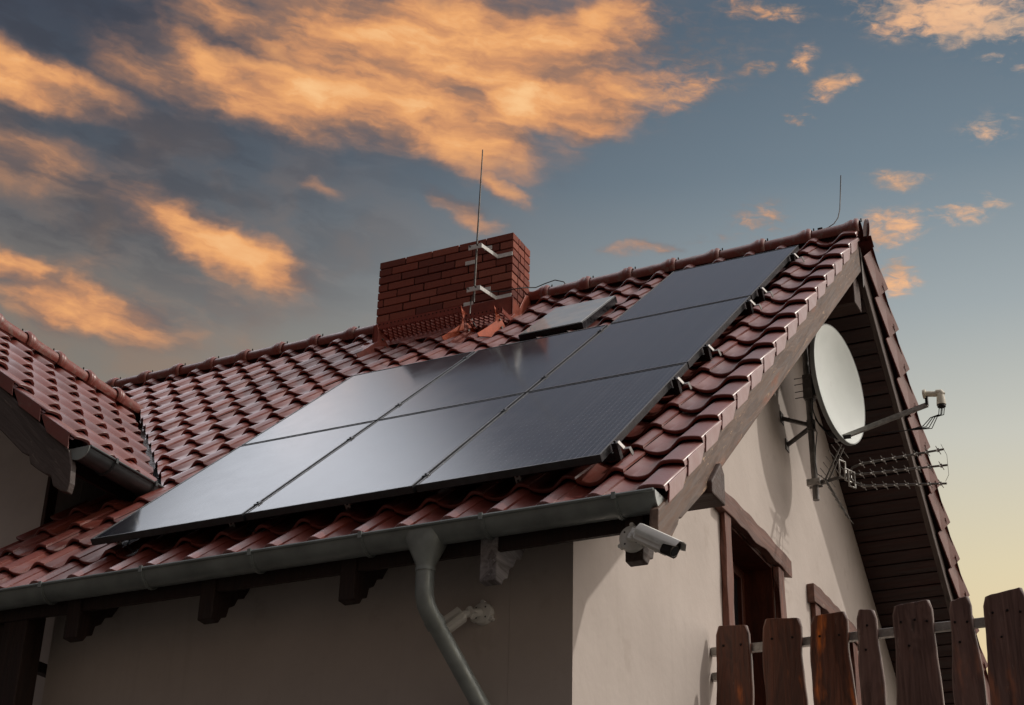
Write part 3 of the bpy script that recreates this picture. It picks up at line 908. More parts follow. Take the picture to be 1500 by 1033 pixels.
def bracket(root, x, ytop, ztop, m=M_ORANGE, s=1.):
    """folded bracket plate: foot on the tile, waist and pointed arm up to the tread"""
    foot = A.P(x, (ytop - .10 * s) / ca * 1.0, -.105)
    pl = [(-.02, .03), (.035, -.05), (.10, -.15), (.20, -.19), (.24, -.245), (.10, -.275), (-.06, -.31), (-.15, -.345), (-.165, -.32), (-.075, -.22), (.0, -.13), (.0, -.06)]
    mb = MB()
    mb.prism([(x + y * s * .5, ytop + y * s * 1.1, ztop + z * s) for y, z in pl], (.006, -.003, 0))
    mb.tube([(x + .03 * s - .008, ytop + .066 * s, ztop - .17 * s), (x + .03 * s + .016, ytop + .066 * s - .008, ztop - .17 * s)], .011, 8, 1)
    mb.tube([(x + .02 * s - .008, ytop + .044 * s, ztop - .10 * s), (x + .02 * s + .016, ytop + .044 * s - .008, ztop - .10 * s)], .009, 8, 1)
    return mb.build('bracket', [m, M_STEEL_D], root, bevel=.0015, seg=1)
bracket(plat, -2.765, 3.60, 3.19)
bracket(plat, -3.56, 3.60, 3.19, M_REDMET)
plat2 = empty('sweep_step', (-2.55, 3.52, 2.85), 'short rust-red metal step right of the chimney platform', 'step')
platform(plat2, -2.70, -2.36, 3.52, 3.74, 3.06, .03)
bracket(plat2, -2.42, 3.52, 3.085, s=.9)
bracket(plat2, -2.70, 3.52, 3.04, M_REDMET, s=.85)

# lightning rods --------------------------------------------------------------
rod = empty('lightning_rod', (-2.655, 3.6, 3.237), 'tall thin lightning rod clamped in front of the brick chimney', 'lightning rod')
mb = MB(); mb.tube([(-2.662, 3.6, 3.237), (-2.655, 3.6, 3.75), (-2.645, 3.6, 4.2), (-2.635, 3.6, 4.722)], [.0085, .0085, .007, .005], 8)
mb.build('rod', M_STEEL_D, rod, smooth=60)
for z in (3.755, 3.355):
    b_ = MB()
    zz = z + .02
    b_.box(-2.725, -2.60, 3.584, 3.590, z - .022, z + .022)
    b_.bar((-2.603, 3.584, z), (-2.592, 3.864, zz + .018), .006, .036, (0, 0, 1))
    b_.box(-2.597, -2.455, 3.861, 3.8685, zz, zz + .038)
    b_.build('wall_bracket', M_BRKT, rod, bevel=.0015, seg=1)
    for (xa, xb, za_) in ((-2.72, -2.65, z + .125), (-2.90, -2.81, z + .02)):
        b_ = MB(); b_.box(xa, xb, 3.860, 3.8695, za_, za_ + .038); b_.build('anchor_plate', M_BRKT, rod, bevel=.0015, seg=1)
    for xx in (-2.70, -2.63):
        b_ = MB(); b_.tube([(xx, 3.558, z), (xx, 3.570, z)], .009, 6); b_.build('bolt', M_STEEL_D, rod)
mb = MB(); mb.tube([(-2.66, 3.6, 3.33), (-2.70, 3.62, 3.26), (-2.71, 3.63, 3.16), (-2.68, 3.62, 3.08), (-2.63, 3.60, 3.0)], .006, 6)
mb.build('earth_lead', M_POLE, rod, smooth=60)
cab = MB()
cp = [(-2.66, 3.6, 3.355), (-2.60, 3.75, 3.40), (-2.50, 3.83, 3.42), (-2.42, 3.84, 3.43), (-2.38, 3.95, 3.49), (-2.32, 4.05, 3.53), (-2.26, 4.10, 3.58), (-2.19, 4.15, 3.625), (-2.13, 4.20, 3.62), (-2.10, 4.22, 3.56)]
cab.tube(cp, .0045, 6)
tag(cab.build('cable', M_CABLE, None, smooth=60), 'thin black cable from the chimney across to the ridge', 'cable')
rod2 = empty('lightning_rod', (.10, YR, 3.60), 'short curved wire rod on the ridge near the gable end', 'lightning rod')
mb = MB(); mb.tube([(.08, YR, 3.612), (.14, YR, 3.62), (.19, YR, 3.645), (.225, YR, 3.69), (.245, YR, 3.76), (.255, YR, 3.86), (.275, YR, 4.075)], .0042, 6)
mb.build('rod', M_POLE, rod2, smooth=60)
mb = MB(); mb.box(.06, .10, YR - .02, YR + .02, RZ + .050, RZ + .085); mb.build('clip', M_BLACKP, rod2, bevel=.003)

# ------------------------------------------------------------------ solar panels
PWD, PHT = 1.0412 - .020, 1.70 - .020
def panel_meshes():
    fr_ = MB(); w, h, t, d = PWD / 2, PHT / 2, .011, .040
    fr_.box(-w, w, -h, -h + t, -d, 0); fr_.box(-w, w, h - t, h, -d, 0)
    fr_.box(-w, -w + t, -h + t, h - t, -d, 0); fr_.box(w - t, w, -h + t, h - t, -d, 0)
    g = MB(); g.box(-w + t - .001, w - t + .001, -h + t - .001, h - t + .001, -.010, -.0025)
    b = MB(); b.box(-w + t, w - t, -h + t, h - t, -.016, -.0102)
    return fr_, g, b
slots = [(0, 0), (1, 0), (2, 0), (0, 1), (1, 1), (2, 1), (0, 2)]
plabels = ['solar panel at the right end of the bottom row above the gutter', 'middle solar panel of the bottom row above the gutter',
           'solar panel at the left end of the bottom row, its corner dark', 'solar panel at the right end of the middle row beside the verge tiles',
           'middle solar panel of the middle row below the skylight', 'solar panel at the left end of the middle row, brightest at its upper corner',
           'single topmost solar panel below the ridge']
proto = None
for (i, j), lab in zip(slots, plabels):
    c = A.P(-(i + .5) * 1.0412, (j + .5) * 1.70, 0)
    o = D.objects.new('solar_panel', None); COL.objects.link(o); o.empty_display_size = .1
    o.location = c; o.rotation_euler = (AL, 0, 0)
    tag(o, lab, 'solar panel', 'black solar panels on the roof')
    if proto is None:
        proto = o
        a, b, d = panel_meshes()
        kids = []
        for nm, q, m_ in (('frame', a, M_FRAME), ('glass', b, M_CELL), ('backsheet', d, M_BLACKP)):
            k = q.build(nm, m_, None, bevel=.0012 if nm == 'frame' else 0, seg=1); k.parent = o; kids.append(k)
    else:
        for k in kids:
            c2 = k.copy(); COL.objects.link(c2); c2.parent = o

# mounting rails
rails = [(.17, -3.13, .03), (1.32, -3.13, .03), (2.03, -3.13, .03), (3.19, -3.13, .03), (3.56, -1.06, .03), (4.70, -1.06, .03)]
rl = ['lowest mounting rail along the bottom row of panels', 'mounting rail under the upper part of the bottom row of panels', 'mounting rail under the lower part of the middle row of panels',
      'mounting rail under the upper part of the middle row of panels', 'short mounting rail under the lower part of the topmost panel', 'uppermost short mounting rail just below the ridge']
for (v, ua, ub), lab in zip(rails, rl):
    base = A.P(ub, v, -.06)
    r0 = empty('mounting_rail', base, lab, 'mounting rail', 'rails carrying the solar panels')
    mb = MB(); fr(mb, ua, ub, v - .02, v + .02, -.082, -.042)
    mb.build('rail', M_BLACK, r0, bevel=.002, seg=1)
    # end clamp: folded strip on a dark foot
    e = MB()
    def q(u, vv, n): return A.P(u, v + vv, n)
    for (a, b) in (((.034, .004), (.058, -.036)), ((.058, -.036), (.086, -.036)), ((.086, -.036), (.094, -.074))):
        pa = [A.P(a[0], v + s_, a[1]) for s_ in (-.016, .016)]; pb = [A.P(b[0], v + s_, b[1]) for s_ in (-.016, .016)]
        e.prism([pa[0], pb[0], pb[1], pa[1]], A.N * .004 + A.U * .003)
    e.build('end_clamp', M_POLE, r0, bevel=.001, seg=1)
    f = MB(); fr(f, .004, .034, v - .022, v + .022, -.085, .006); f.tube([A.P(.018, v, .005), A.P(.018, v, .014)], .007, 8)
    f.build('clamp_block', M_BLACKP, r0, bevel=.002, seg=1)
    # roof hooks
    us = (-3.04, -2.27, -1.53, -.53) if ua < -2 else (-.85, -.25)
    for u in us:
        h = MB()
        fr(h, u - .017, u + .017, v - .026, v - .021, -.135, -.045)
        fr(h, u - .017, u + .017, v - .10, v - .021, -.140, -.135)
        h.build('roof_hook', M_STEEL, r0, bevel=.001, seg=1)
        hh = MB()
        for n_ in (-.075, -.105): fr(hh, u - .006, u + .006, v - .0275, v - .0262, n_ - .009, n_ + .009)
        hh.build('hook_slot', M_BLACKP, r0)
    # mid clamps between neighbouring panels
    for u in ((-1.0412, -2.0824) if ua < -2 else ()):
        c_ = MB(); fr(c_, u - .017, u + .017, v - .02, v + .02, .001, .005); c_.tube([A.P(u, v, .004), A.P(u, v, .011)], .006, 8)
        c_.build('mid_clamp', M_BLACK, r0, bevel=.001, seg=1)

# loose cables under the array
cab = MB()
cab.tube([A.P(-3.02, .28, -.07), A.P(-2.96, .10, -.10), A.P(-2.86, .02, -.115), A.P(-2.80, .12, -.10), A.P(-2.75, .3, -.07)], .004, 6)
tag(cab.build('cable', M_CABLE, None, smooth=60), 'black cable hanging below the left end of the bottom row of panels', 'cable')
cab = MB()
cab.tube([A.P(-2.20, .26, -.07), A.P(-2.12, .06, -.10), A.P(-2.02, .0, -.12), A.P(-1.96, .12, -.10)], .004, 6)
tag(cab.build('cable', M_CABLE, None, smooth=60), 'black cable hanging below the joint of the left and middle panels', 'cable')

# ------------------------------------------------------------------ dish, mast, aerial
PX, PY = -.048, 4.05
mast = empty('mast', (XW, 4.07, 1.80), 'steel tube mast held off the gable wall by two arms', 'mast')
mb = MB(); mb.tube([(PX, PY + .01, 1.275), (PX - .006, PY, 2.0), (PX - .012, PY - .01, 2.72)], .0235, 14)
mb.build('tube', M_POLE, mast, smooth=50)
mb = MB()
mb.bar((XW, 4.00, 1.935), (PX, PY, 1.86), .026, .026); mb.bar((XW, 4.10, 1.755), (PX, PY, 1.85), .026, .026)
mb.bar((XW, 4.00, 2.55), (PX, PY, 2.50), .026, .026)
mb.box(XW, XW + .008, 3.96, 4.04, 1.89, 1.98); mb.box(XW, XW + .008, 4.06, 4.14, 1.71, 1.80)
mb.build('wall_arm', M_STEEL_D, mast, bevel=.002, seg=1)
mb = MB(); mb.tube([(PX, PY, 1.82), (PX, PY, 1.90)], .034, 12); mb.build('collar', M_STEEL_D, mast, smooth=50)

dish = empty('satellite_dish', (.06, 4.06, 2.0), 'large pale grey satellite dish under the gable overhang', 'satellite dish')
DC = V((.185, 4.065, 2.165)); DA, DE = radians(-9.), radians(1.)
nn_ = V((cos(DA) * cos(DE), sin(DA) * cos(DE), sin(DE)))
ax = nn_.cross(V((0, 0, 1))).normalized(); bx = ax.cross(nn_).normalized()
RD = .455
mb = MB(); nr, ns = 12, 64; vs = []; fs = []
def dpt(rr, w, dn=0.): return DC + ax * (rr * .94 * cos(w)) + bx * (rr * sin(w)) + nn_ * (-.085 * (1 - (rr / RD) ** 2) + dn)
vs.append(dpt(0, 0))
for i in range(1, nr + 1):
    for k in range(ns): vs.append(dpt(RD * i / nr, 2 * pi * k / ns))
for k in range(ns): fs.append((0, 1 + k, 1 + (k + 1) % ns))
for i in range(nr - 1):
    for k in range(ns): fs.append((1 + i*ns + k, 1 + (i+1)*ns + k, 1 + (i+1)*ns + (k+1) % ns, 1 + i*ns + (k+1) % ns))
mb.add(vs, fs, 0)
b0 = len(vs)
vs2 = [dpt(0, 0, -.006)]
for i in range(1, nr + 1):
    for k in range(ns): vs2.append(dpt(RD * i / nr, 2 * pi * k / ns, -.006))
mb.add(vs2, fs, 1)
rimv = []
for (rr, dn) in ((RD, 0.), (RD + .008, .002), (RD + .013, -.006), (RD + .013, -.030), (RD + .006, -.034), (RD - .002, -.010)):
    for k in range(ns): rimv.append(DC + ax * (rr * .94 * cos(2*pi*k/ns)) + bx * (rr * sin(2*pi*k/ns)) + nn_ * dn)
mb.add(rimv, [(i*ns + k, i*ns + (k+1) % ns, (i+1)*ns + (k+1) % ns, (i+1)*ns + k) for i in range(5) for k in range(ns)], 1)
mb.build('reflector', [M_DISH, M_DISH_E], dish, smooth=50)
LN = V((.862, 4.04, 1.905))
bot = DC - bx * (RD - .02) + nn_ * .0
mb = MB(); mb.bar(bot - nn_ * .08 + V((0, 0, -.004)), LN + V((-.05, 0, -.035)), .022, .036); mb.build('arm', M_STEEL, dish, bevel=.003)
mb = MB()
mb.tube([LN + V((-.075, -.01, .045)), LN + V((-.055, -.01, .045))], .034, 16); mb.tube([LN + V((-.055, -.01, .045)), LN + V((.02, 0, .035))], .021, 12)
mb.tube([LN + V((.015, 0, .045)), LN + V((.045, 0, .040)), LN + V((.06, 0, .02))], [.024, .027, .024], 14)
mb.tube([LN + V((.045, 0, .03)), LN + V((.045, 0, -.055))], [.026, .034], 14)
mb.build('receiver', M_LNB, dish, smooth=50)
mb = MB(); mb.tube([LN + V((.045, 0, -.055)), LN + V((.045, 0, -.072))], .030, 14, 0); mb.bar(LN + V((-.055, 0, .05)), LN + V((-.055, 0, -.04)), .03, .02, (1, 0, 0))
mb.build('receiver_clamp', M_BLACKP, dish, bevel=.002)
mb = MB()
for k in range(4):
    o = V((.03 + .011 * k, (k % 2) * .014 - .007, -.07))
    mb.tube([LN + o, LN + o + V((-.01, 0, -.06)), LN + V((-.04 + .016 * k, 0, -.14)), LN + V((-.10 + .02 * k, .01, -.19 - .01 * k)), LN + V((-.22, .02, -.20)), LN + V((-.40, .0, -.20))], .0035, 6)
mb.build('receiver_cable', M_CABLE, dish, smooth=60)
mb = MB()
bc = DC - nn_ * .10
mb.box(PX - .035, PX + .035, PY - .04, PY + .04, DC.z - .10, DC.z + .10)
mb.bar((PX, PY, DC.z + .06), tuple(bc + V((.0, 0, .08))), .05, .012, (0, 0, 1)); mb.bar((PX, PY, DC.z - .07), tuple(bc + V((0, 0, -.08))), .05, .012, (0, 0, 1))
mb.bar((PX, PY + .03, DC.z), tuple(bc + V((.02, .03, 0))), .12, .006, (0, 1, 0))
for dz in (-.08, -.03, .03, .08):
    mb.tube([(PX - .10, PY - .03, DC.z + dz), (PX + .05, PY - .03, DC.z + dz)], .0042, 6)
mb.build('rear_mount', M_STEEL_D, dish, bevel=.002, seg=1)
mb = MB(); mb.bar(tuple(bc + V((.02, 0, -.20))), tuple(bot - nn_ * .05 + V((0, 0, .02))), .03, .02)
mb.build('stay', M_STEEL_D, dish)

aer = empty('tv_aerial', (PX, PY, 1.40), 'triple-boom television aerial with many short rods below the satellite dish', 'aerial')
node = V((.20, 4.04, 1.425))
mb = MB(); mb.bar((PX + .02, PY, 1.395), node, .018, .018); mb.bar((PX + .03, PY, 1.40), (.05, 4.04, 1.40), .022, .03)
mb.build('boom_stub', M_STEEL_D, aer)
ends = [V((.893, 4.04, 1.509)), V((.905, 4.04, 1.386)), V((.887, 4.04, 1.250))]
starts = [V((.235, 4.04, 1.475)), V((.225, 4.04, 1.425)), V((.235, 4.04, 1.365))]
for st_, en in zip(starts, ends):
    b_ = MB(); mid_ = st_.lerp(en, .10) + V((0, 0, (en.z - node.z) * .18))
    b_.tube([node, st_, mid_, en], [.008, .009, .010, .008], 8)
    boom = b_.build('boom', M_STEEL_D, aer, smooth=60)
    for k in range(8):
        r_ = MB()
        p = mid_.lerp(en, k / 7.6 + .01)
        for s_ in (-1, 1):
            r_.tube([p + V((-.008, -.042, .016 * s_)), p + V((.008, .042, -.016 * s_))], .0028, 5)
        r_.bar(p + V((-.008, 0, 0)), p + V((.008, 0, 0)), .026, .02)
        r_.build('director', M_STEEL, boom)
mb = MB(); mb.tube([ends[0] + V((-.01, -.05, .02)), ends[0] + V((.02, -.03, -.06)), ends[2] + V((.025, -.03, .05)), ends[2] + V((0, -.04, 0))], .0016, 5)
mb.build('end_wire', M_STEEL_D, aer)
# dipole loops
mb = MB()
for (c_, hgt) in ((V((.165, 4.03, 1.47)), .065), (V((.235, 4.0, 1.37)), .06), (V((.20, 4.04, 1.42)), .045)):
    a = .014
    mb.tube([c_ + V((-a, -.03, hgt)), c_ + V((a, .03, hgt)), c_ + V((a, .03, -hgt)), c_ + V((-a, -.03, -hgt)), c_ + V((-a, -.03, hgt))], .0065, 8)
mb.build('dipole', M_STEEL, aer, smooth=60)
# V reflector grids
mb = MB()
for sgn in (1, -1):
    a = V((.04, 4.04, 1.40)); e_ = V((.175, 4.04, 1.40 + sgn * .245 + (0.01 if sgn > 0 else -.05)))
    for yo in (-.10, .10):
        mb.bar(a + V((0, yo * .3, 0)), e_ + V((0, yo * .3, 0)), .008, .012)
    for k in range(6):
        p = a.lerp(e_, (k + .6) / 6)
        mb.tube([p + V((0, -.19, 0)), p + V((0, .19, 0))], .0030, 5)
mb.build('reflector_grid', M_STEEL_D, aer)
mb = MB(); mb.bar((PX - .05, PY - .03, 1.40), (PX + .05, PY - .03, 1.40), .03, .05); mb.bar((PX - .05, PY + .03, 1.40), (PX + .05, PY + .03, 1.40), .012, .045)
mb.tube([(PX - .035, PY - .07, 1.41), (PX - .035, PY + .06, 1.41)], .005, 6); mb.tube([(PX + .035, PY - .07, 1.39), (PX + .035, PY + .06, 1.39)], .005, 6)
mb.build('mast_clamp', M_STEEL, aer, bevel=.002, seg=1)
# cables
cab = MB()
for k in range(4):
    o = .008 * k
    cab.tube([(PX + .03, PY - .02, 2.10 - o), (PX + .03, PY - .04, 1.98 - o), (PX + .05 + o, PY - .05, 1.88 - 2*o), (PX + .12 + o, PY - .03, 1.78 - 2*o), (PX + .20, PY, 1.74 - o), (.24, 4.05, 1.735 - o)], .0042, 6)
cab.tube([(PX + .01, PY - .03, 1.95), (PX + .02, PY - .04, 1.86), (PX + .05, PY - .035, 1.78), (PX + .03, PY - .03, 1.66), (PX + .02, PY - .03, 1.55), (PX + .03, PY - .03, 1.46), (PX + .10, PY, 1.40), (.20, 4.03, 1.43)], .0036, 6)
cab.tube([(PX, PY + .028, 2.5), (PX + .01, PY + .03, 2.0), (PX, PY + .03, 1.9)], .005, 6)
tag(cab.build('cable', M_CABLE, None, smooth=60), 'bundle of black aerial cables looping round the mast behind the dish', 'cable')

# ------------------------------------------------------------------ surveillance cameras
def bullet_camera(name, base, wall_n, body_a, body_b, label, roll_up=(0, 0, 1), sc=1.):
    base = V(base); wn = V(wall_n).normalized(); a = V(body_a); b = V(body_b)
    root = empty(name, base, label, 'security camera', 'white bullet cameras on the walls')
    mb = MB(); mb.tube([base, base + wn * .012, base + wn * .034, base + wn * .040], [.056 * sc, .058 * sc, .052 * sc, .040 * sc], 28)
    for k in range(3):
        w = 2 * pi * k / 3 + .5
        s1 = wn.cross(V((0, 0, 1))).normalized(); s2 = wn.cross(s1)
        c_ = base + (s1 * cos(w) + s2 * sin(w)) * .058 * sc
        mb.tube([c_, c_ + wn * .030], .011, 12)
    mnt = mb.build('mount_base', M_WHITE, root, smooth=40)
    s = MB()
    for k in range(4):
        w = 2 * pi * k / 4 + .8
        s1 = wn.cross(V((0, 0, 1))).normalized(); s2 = wn.cross(s1)
        c_ = base + wn * .039 + (s1 * cos(w) + s2 * sin(w)) * .036 * sc
        s.tube([c_ - wn * .006, c_ + wn * .0018], .0045, 8)
    s.build('screw', M_BLACKP, mnt)
    t = (b - a).normalized()
    j = MB(); k1 = base + wn * .038; k2 = k1.lerp(a, .5) + wn * .01
    j.tube([k1, k2, a + t * .01], [.022, .020, .020], 16)
    j.tube([k2 - t.cross(wn).normalized() * .026, k2 + t.cross(wn).normalized() * .026], .021, 16)
    j.build('joint', M_WHITE, root, smooth=40)
    # housing: chamfered box section
    up = V(roll_up); x = t.cross(up).normalized(); y = x.cross(t).normalized()
    L = (b - a).length
    def oct_(w, h, ch): return [(-w, -h + ch), (-w + ch, -h), (w - ch, -h), (w, -h + ch), (w, h * .35), (w - ch * .5, h), (-w + ch * .5, h), (-w, h * .35)]
    def loft(mb, secs, mi=0):
        vs = []
        for (s_, pr) in secs:
            for (i, k) in pr: vs.append(a + t * s_ + x * i + y * k)
        n = len(secs[0][1]); m = len(secs)
        mb.add(vs, [(q*n + k, q*n + (k+1) % n, (q+1)*n + (k+1) % n, (q+1)*n + k) for q in range(m-1) for k in range(n)] + [tuple(range(n-1, -1, -1)), tuple((m-1)*n + k for k in range(n))], mi)
    w, h = .031 * sc, .036 * sc
    hb = MB(); loft(hb, [(0, oct_(w * .8, h * .8, .012)), (.012, oct_(w, h, .012)), (L * .76, oct_(w, h, .012))])
    body = hb.build('body', M_WHITE, root, bevel=.002)
    fc = MB(); loft(fc, [(L * .7605, oct_(w * .97, h * .93, .012)), (L * .98, oct_(w * .95, h * .9, .012))])
    face = fc.build('front', M_BLACKP, root, bevel=.002)
    ln = MB(); c_ = a + t * (L * .98); ln.tube([c_ - y * .006, c_ + t * .004 - y * .006], .019 * sc, 24)
    ln.build('lens', M_GLASS, face, smooth=40)
    rg = MB(); vs = []
    for k in range(24):
        q = 2 * pi * k / 24
        for (rr, dz) in ((.019, .001), (.022, .005), (.025, .001)):
            vs.append(c_ - y * .006 + (x * cos(q) + y * sin(q)) * rr * sc + t * dz)
    rg.add(vs, [(3*k + i, 3*((k+1) % 24) + i, 3*((k+1) % 24) + i + 1, 3*k + i + 1) for k in range(24) for i in range(2)])
    rg.build('lens_ring', M_STEEL_D, face, smooth=60)
    # sun hood: curved sheet over the body, projecting forward
    hd = MB(); prof_h = [(-w - .005, -h * .10), (-w - .005, h * .45), (-w * .75, h + .005), (0, h + .009), (w * .75, h + .005), (w + .005, h * .45), (w + .005, -h * .10)]
    vs = []; mcount = len(prof_h)
    for s_ in (.004, L * .76, L * .80, L * 1.09):
        for (i, k) in prof_h:
            kk = k
            if s_ > L * .77 and k < h * .5: kk = h * .45 if s_ > L * .9 else k + (h * .3 if k < 0 else 0)
            vs.append(a + t * s_ + x * i + y * kk)
    n4 = 4
    inner = [p - (y * .003) for p in vs]
    N_ = len(vs)
    fs = []
    for q_ in range(n4 - 1):
        for k in range(mcount - 1):
            fs.append((q_*mcount + k, q_*mcount + k + 1, (q_+1)*mcount + k + 1, (q_+1)*mcount + k))
            fs.append((N_ + q_*mcount + k, N_ + (q_+1)*mcount + k, N_ + (q_+1)*mcount + k + 1, N_ + q_*mcount + k + 1))
    for k in range(mcount - 1):
        for r0_ in (0, (n4-1)*mcount):
            fs.append((r0_ + k, r0_ + k + 1, N_ + r0_ + k + 1, N_ + r0_ + k))
    hd.add(vs + inner, fs)
    hd.build('sun_hood', M_WHITE, body, smooth=30)
    return root
bullet_camera('bullet_camera', (.205, -.102, -.500), (0, -1, 0), (.283, -.240, -.528), (.475, -.285, -.650), 'white bullet camera on the rafter end below the gutter corner', sc=1.12)
bullet_camera('bullet_camera', (-.735, YW, -.640), (0, -1, 0), (-.80, .150, -.658), (-.905, .112, -.742), 'white bullet camera on the shaded wall, partly behind the downpipe', sc=1.0)

# ------------------------------------------------------------------ fence
fence = empty('fence', (.6, 2.2, -2.7), 'rustic fence of dark stained live-edge planks on a grey metal rail beside the gable wall', 'fence')
FY = 2.2
planks = [(-.2045, -.003, -.187, -.2, 0, 2), (.085, .314, -.178, -.194, 0, 2), (.371, .585, -.195, -.187, 0, 2), (.639, .752, -.187, -.198, 1, 1),
          (.844, 1.066, -.190, -.176, 1, 3), (1.157, 1.284, -.200, -.182, 1, 2), (1.348, 1.575, -.196, -.168, 1, 3), (1.67, 1.86, -.19, -.18, 1, 2), (1.93, 2.15, -.18, -.19, 0, 2)]
for idx, (x0, x1, zl, zr, mi, ns_) in enumerate(planks):
    mb = MB(); n = 46; zb = -2.66; cx_ = (x0 + x1) / 2; hw = (x1 - x0) / 2
    prof_l = []; prof_r = []
    for i in range(n + 1):
        f = i / n; zz = f
        el = noise.noise(V((idx * 7.3, f * 5.5, 0))) * .022 + noise.noise(V((idx * 3.3, f * 19, 4))) * .006
        er = noise.noise(V((idx * 9.1 + 5, f * 5.5, 2))) * .022 + noise.noise(V((idx * 3.3, f * 19, 9))) * .006
        fade = min(1, f * 14)
        grow = .012 * min(1, f * 6)
        rl_ = .012 * exp(-((f * (2.48)) / .012) ** 1.0)
        prof_l.append((x0 + rl_ - el * fade - grow, zl + (zb - zl) * f))
        prof_r.append((x1 - rl_ + er * fade + grow * .7, zr + (zb - zr) * f))
    th = .034
    vs = []; fs = []
    for i in range(n + 1):
        (xa, za_), (xb, zb_) = prof_l[i], prof_r[i]
        ch = .008 if i else .014
        row = []
        m_ = 8
        row.append((xa, FY + th, za_)); row.append((xa, FY + ch, za_)); row.append((xa + ch, FY, za_))
        for q_ in range(1, m_ - 1):
            g = q_ / (m_ - 1); row.append((xa + ch + (xb - xa - 2 * ch) * g, FY + noise.noise(V((g * 2 + idx, i * .2, 3))) * .003, za_ + (zb_ - za_) * g + (noise.noise(V((g * 4, idx, 1))) * .004 if i == 0 else 0)))
        row.append((xb - ch, FY, zb_)); row.append((xb, FY + ch, zb_)); row.append((xb, FY + th, zb_))
        mm = len(row); vs += row
    for i in range(n):
        for q_ in range(mm - 1):
            fs.append((i*mm + q_, i*mm + q_ + 1, (i+1)*mm + q_ + 1, (i+1)*mm + q_))
        fs.append((i*mm, (i+1)*mm, (i+1)*mm + mm - 1, i*mm + mm - 1))
    fs.append(tuple(range(mm - 1, -1, -1))); fs.append(tuple(n*mm + q_ for q_ in range(mm)))
    mb.add(vs, fs)
    pk = mb.build('plank', M_PLANK if mi == 0 else M_PLANK2, fence, smooth=35, bevel=.004)
    sc_ = MB()
    spots = {1: [(.5, -.10)], 2: [(.22, -.125), (.75, -.13)], 3: [(.2, -.10), (.55, -.095), (.85, -.11)]}[ns_]
    spots = spots + ([(.35, -.24)] if mi else [])
    for (fx, dz) in spots:
        sx_ = x0 + (x1 - x0) * fx
        sc_.tube([(sx_, FY - .0055, zl + dz), (sx_, FY + .002, zl + dz)], [.0055, .0085], 10)
    sc_.build('screw_head', M_SCREW, pk)
mb = MB()
mb.box(XW + .002, 2.3, FY + th + .004, FY + th + .044, -.352, -.302); mb.build('rail', M_STEEL, fence, bevel=.004)
mb = MB(); mb.box(XW + .002, 2.3, FY + th + .004, FY + th + .044, -1.9, -1.85)
mb.build('rail', M_STEEL, fence, bevel=.004)
mb = MB(); mb.box(XW + .002, XW + .16, FY + th + .01, FY + th + .05, -.500, -.452)
mb.build('rail_stub', M_STEEL, fence, bevel=.004)

# ------------------------------------------------------------------ ground
mb = MB(); mb.add([(-400, -400, GZ), (400, -400, GZ), (400, 400, GZ), (-400, 400, GZ)], [(0, 1, 2, 3)])
tag(mb.build('ground', M_GROUND), kind='structure')
mb = MB(); mb.box(XW + .01, 6, 2.1, 12, GZ + .004, -2.66)
tag(mb.build('terrace', M_GROUND), kind='structure')

# ------------------------------------------------------------------ sky
SUN = V((1., .67, 1.34)).normalized()
SUN_EL = math.asin(SUN.z); SUN_AZ = atan2(SUN.x, SUN.y)
w = D.worlds.new('World'); S.world = w; w.use_nodes = True
t = NT(w.node_tree)
for n_ in list(w.node_tree.nodes): w.node_tree.nodes.remove(n_)
out = t.new('ShaderNodeOutputWorld'); bg = t.new('ShaderNodeBackground')
t.L.new(bg.outputs[0], out.inputs[0])
tc = t.new('ShaderNodeTexCoord').outputs['Generated']
sp = t.new('ShaderNodeSeparateXYZ'); t.put(sp.inputs[0], tc)
X, Y, Z = sp.outputs
el = t.math('MULTIPLY', t.math('ARCSINE', Z), 180 / pi)
az = t.math('MULTIPLY', t.math('ARCTAN2', X, Y), 180 / pi)
hl = t.math('SQRT', t.math('ADD', t.math('ADD', t.math('MULTIPLY', X, X), t.math('MULTIPLY', Y, Y)), 1e-5))
g = t.math('DIVIDE', t.math('ADD', t.math('MULTIPLY', X, sin(radians(40))), t.math('MULTIPLY', Y, cos(radians(40)))), hl)
def elp(e): return max(0., min(1., (e + 5) / 95))
elf = t.math('DIVIDE', t.math('ADD', el, 5.), 95., clamp=True)
right = t.ramp(elf, [(elp(-5), srgb(120, 105, 85)), (elp(0), srgb(225, 190, 135)), (elp(15), srgb(236, 208, 158)), (elp(19), srgb(222, 208, 172)), (elp(23.5), srgb(198, 197, 185)), (elp(28), srgb(158, 167, 169)), (elp(33), srgb(115, 131, 142)), (elp(38.5), srgb(88, 104, 118)), (elp(50), srgb(92, 104, 116)), (elp(90), srgb(100, 110, 120))])
left = t.ramp(elf, [(elp(-5), srgb(70, 62, 55)), (elp(0), srgb(150, 130, 108)), (elp(20), srgb(142, 131, 116)), (elp(27), srgb(122, 116, 108)), (elp(30), srgb(98, 97, 98)), (elp(33), srgb(76, 82, 90)), (elp(37), srgb(62, 68, 79)), (elp(42), srgb(70, 76, 86)), (elp(90), srgb(96, 104, 112))])
base = t.mix(t.sstep(g, .08, .70), left, right)
back = t.ramp(elf, [(elp(-5), srgb(22, 19, 17)), (elp(0), srgb(38, 30, 23)), (elp(25), srgb(38, 31, 26)), (elp(42), srgb(70, 70, 74)), (elp(55), srgb(160, 160, 166)), (elp(90), srgb(190, 190, 196))])
base = t.mix(t.sstep(g, .0, -.45), base, back)
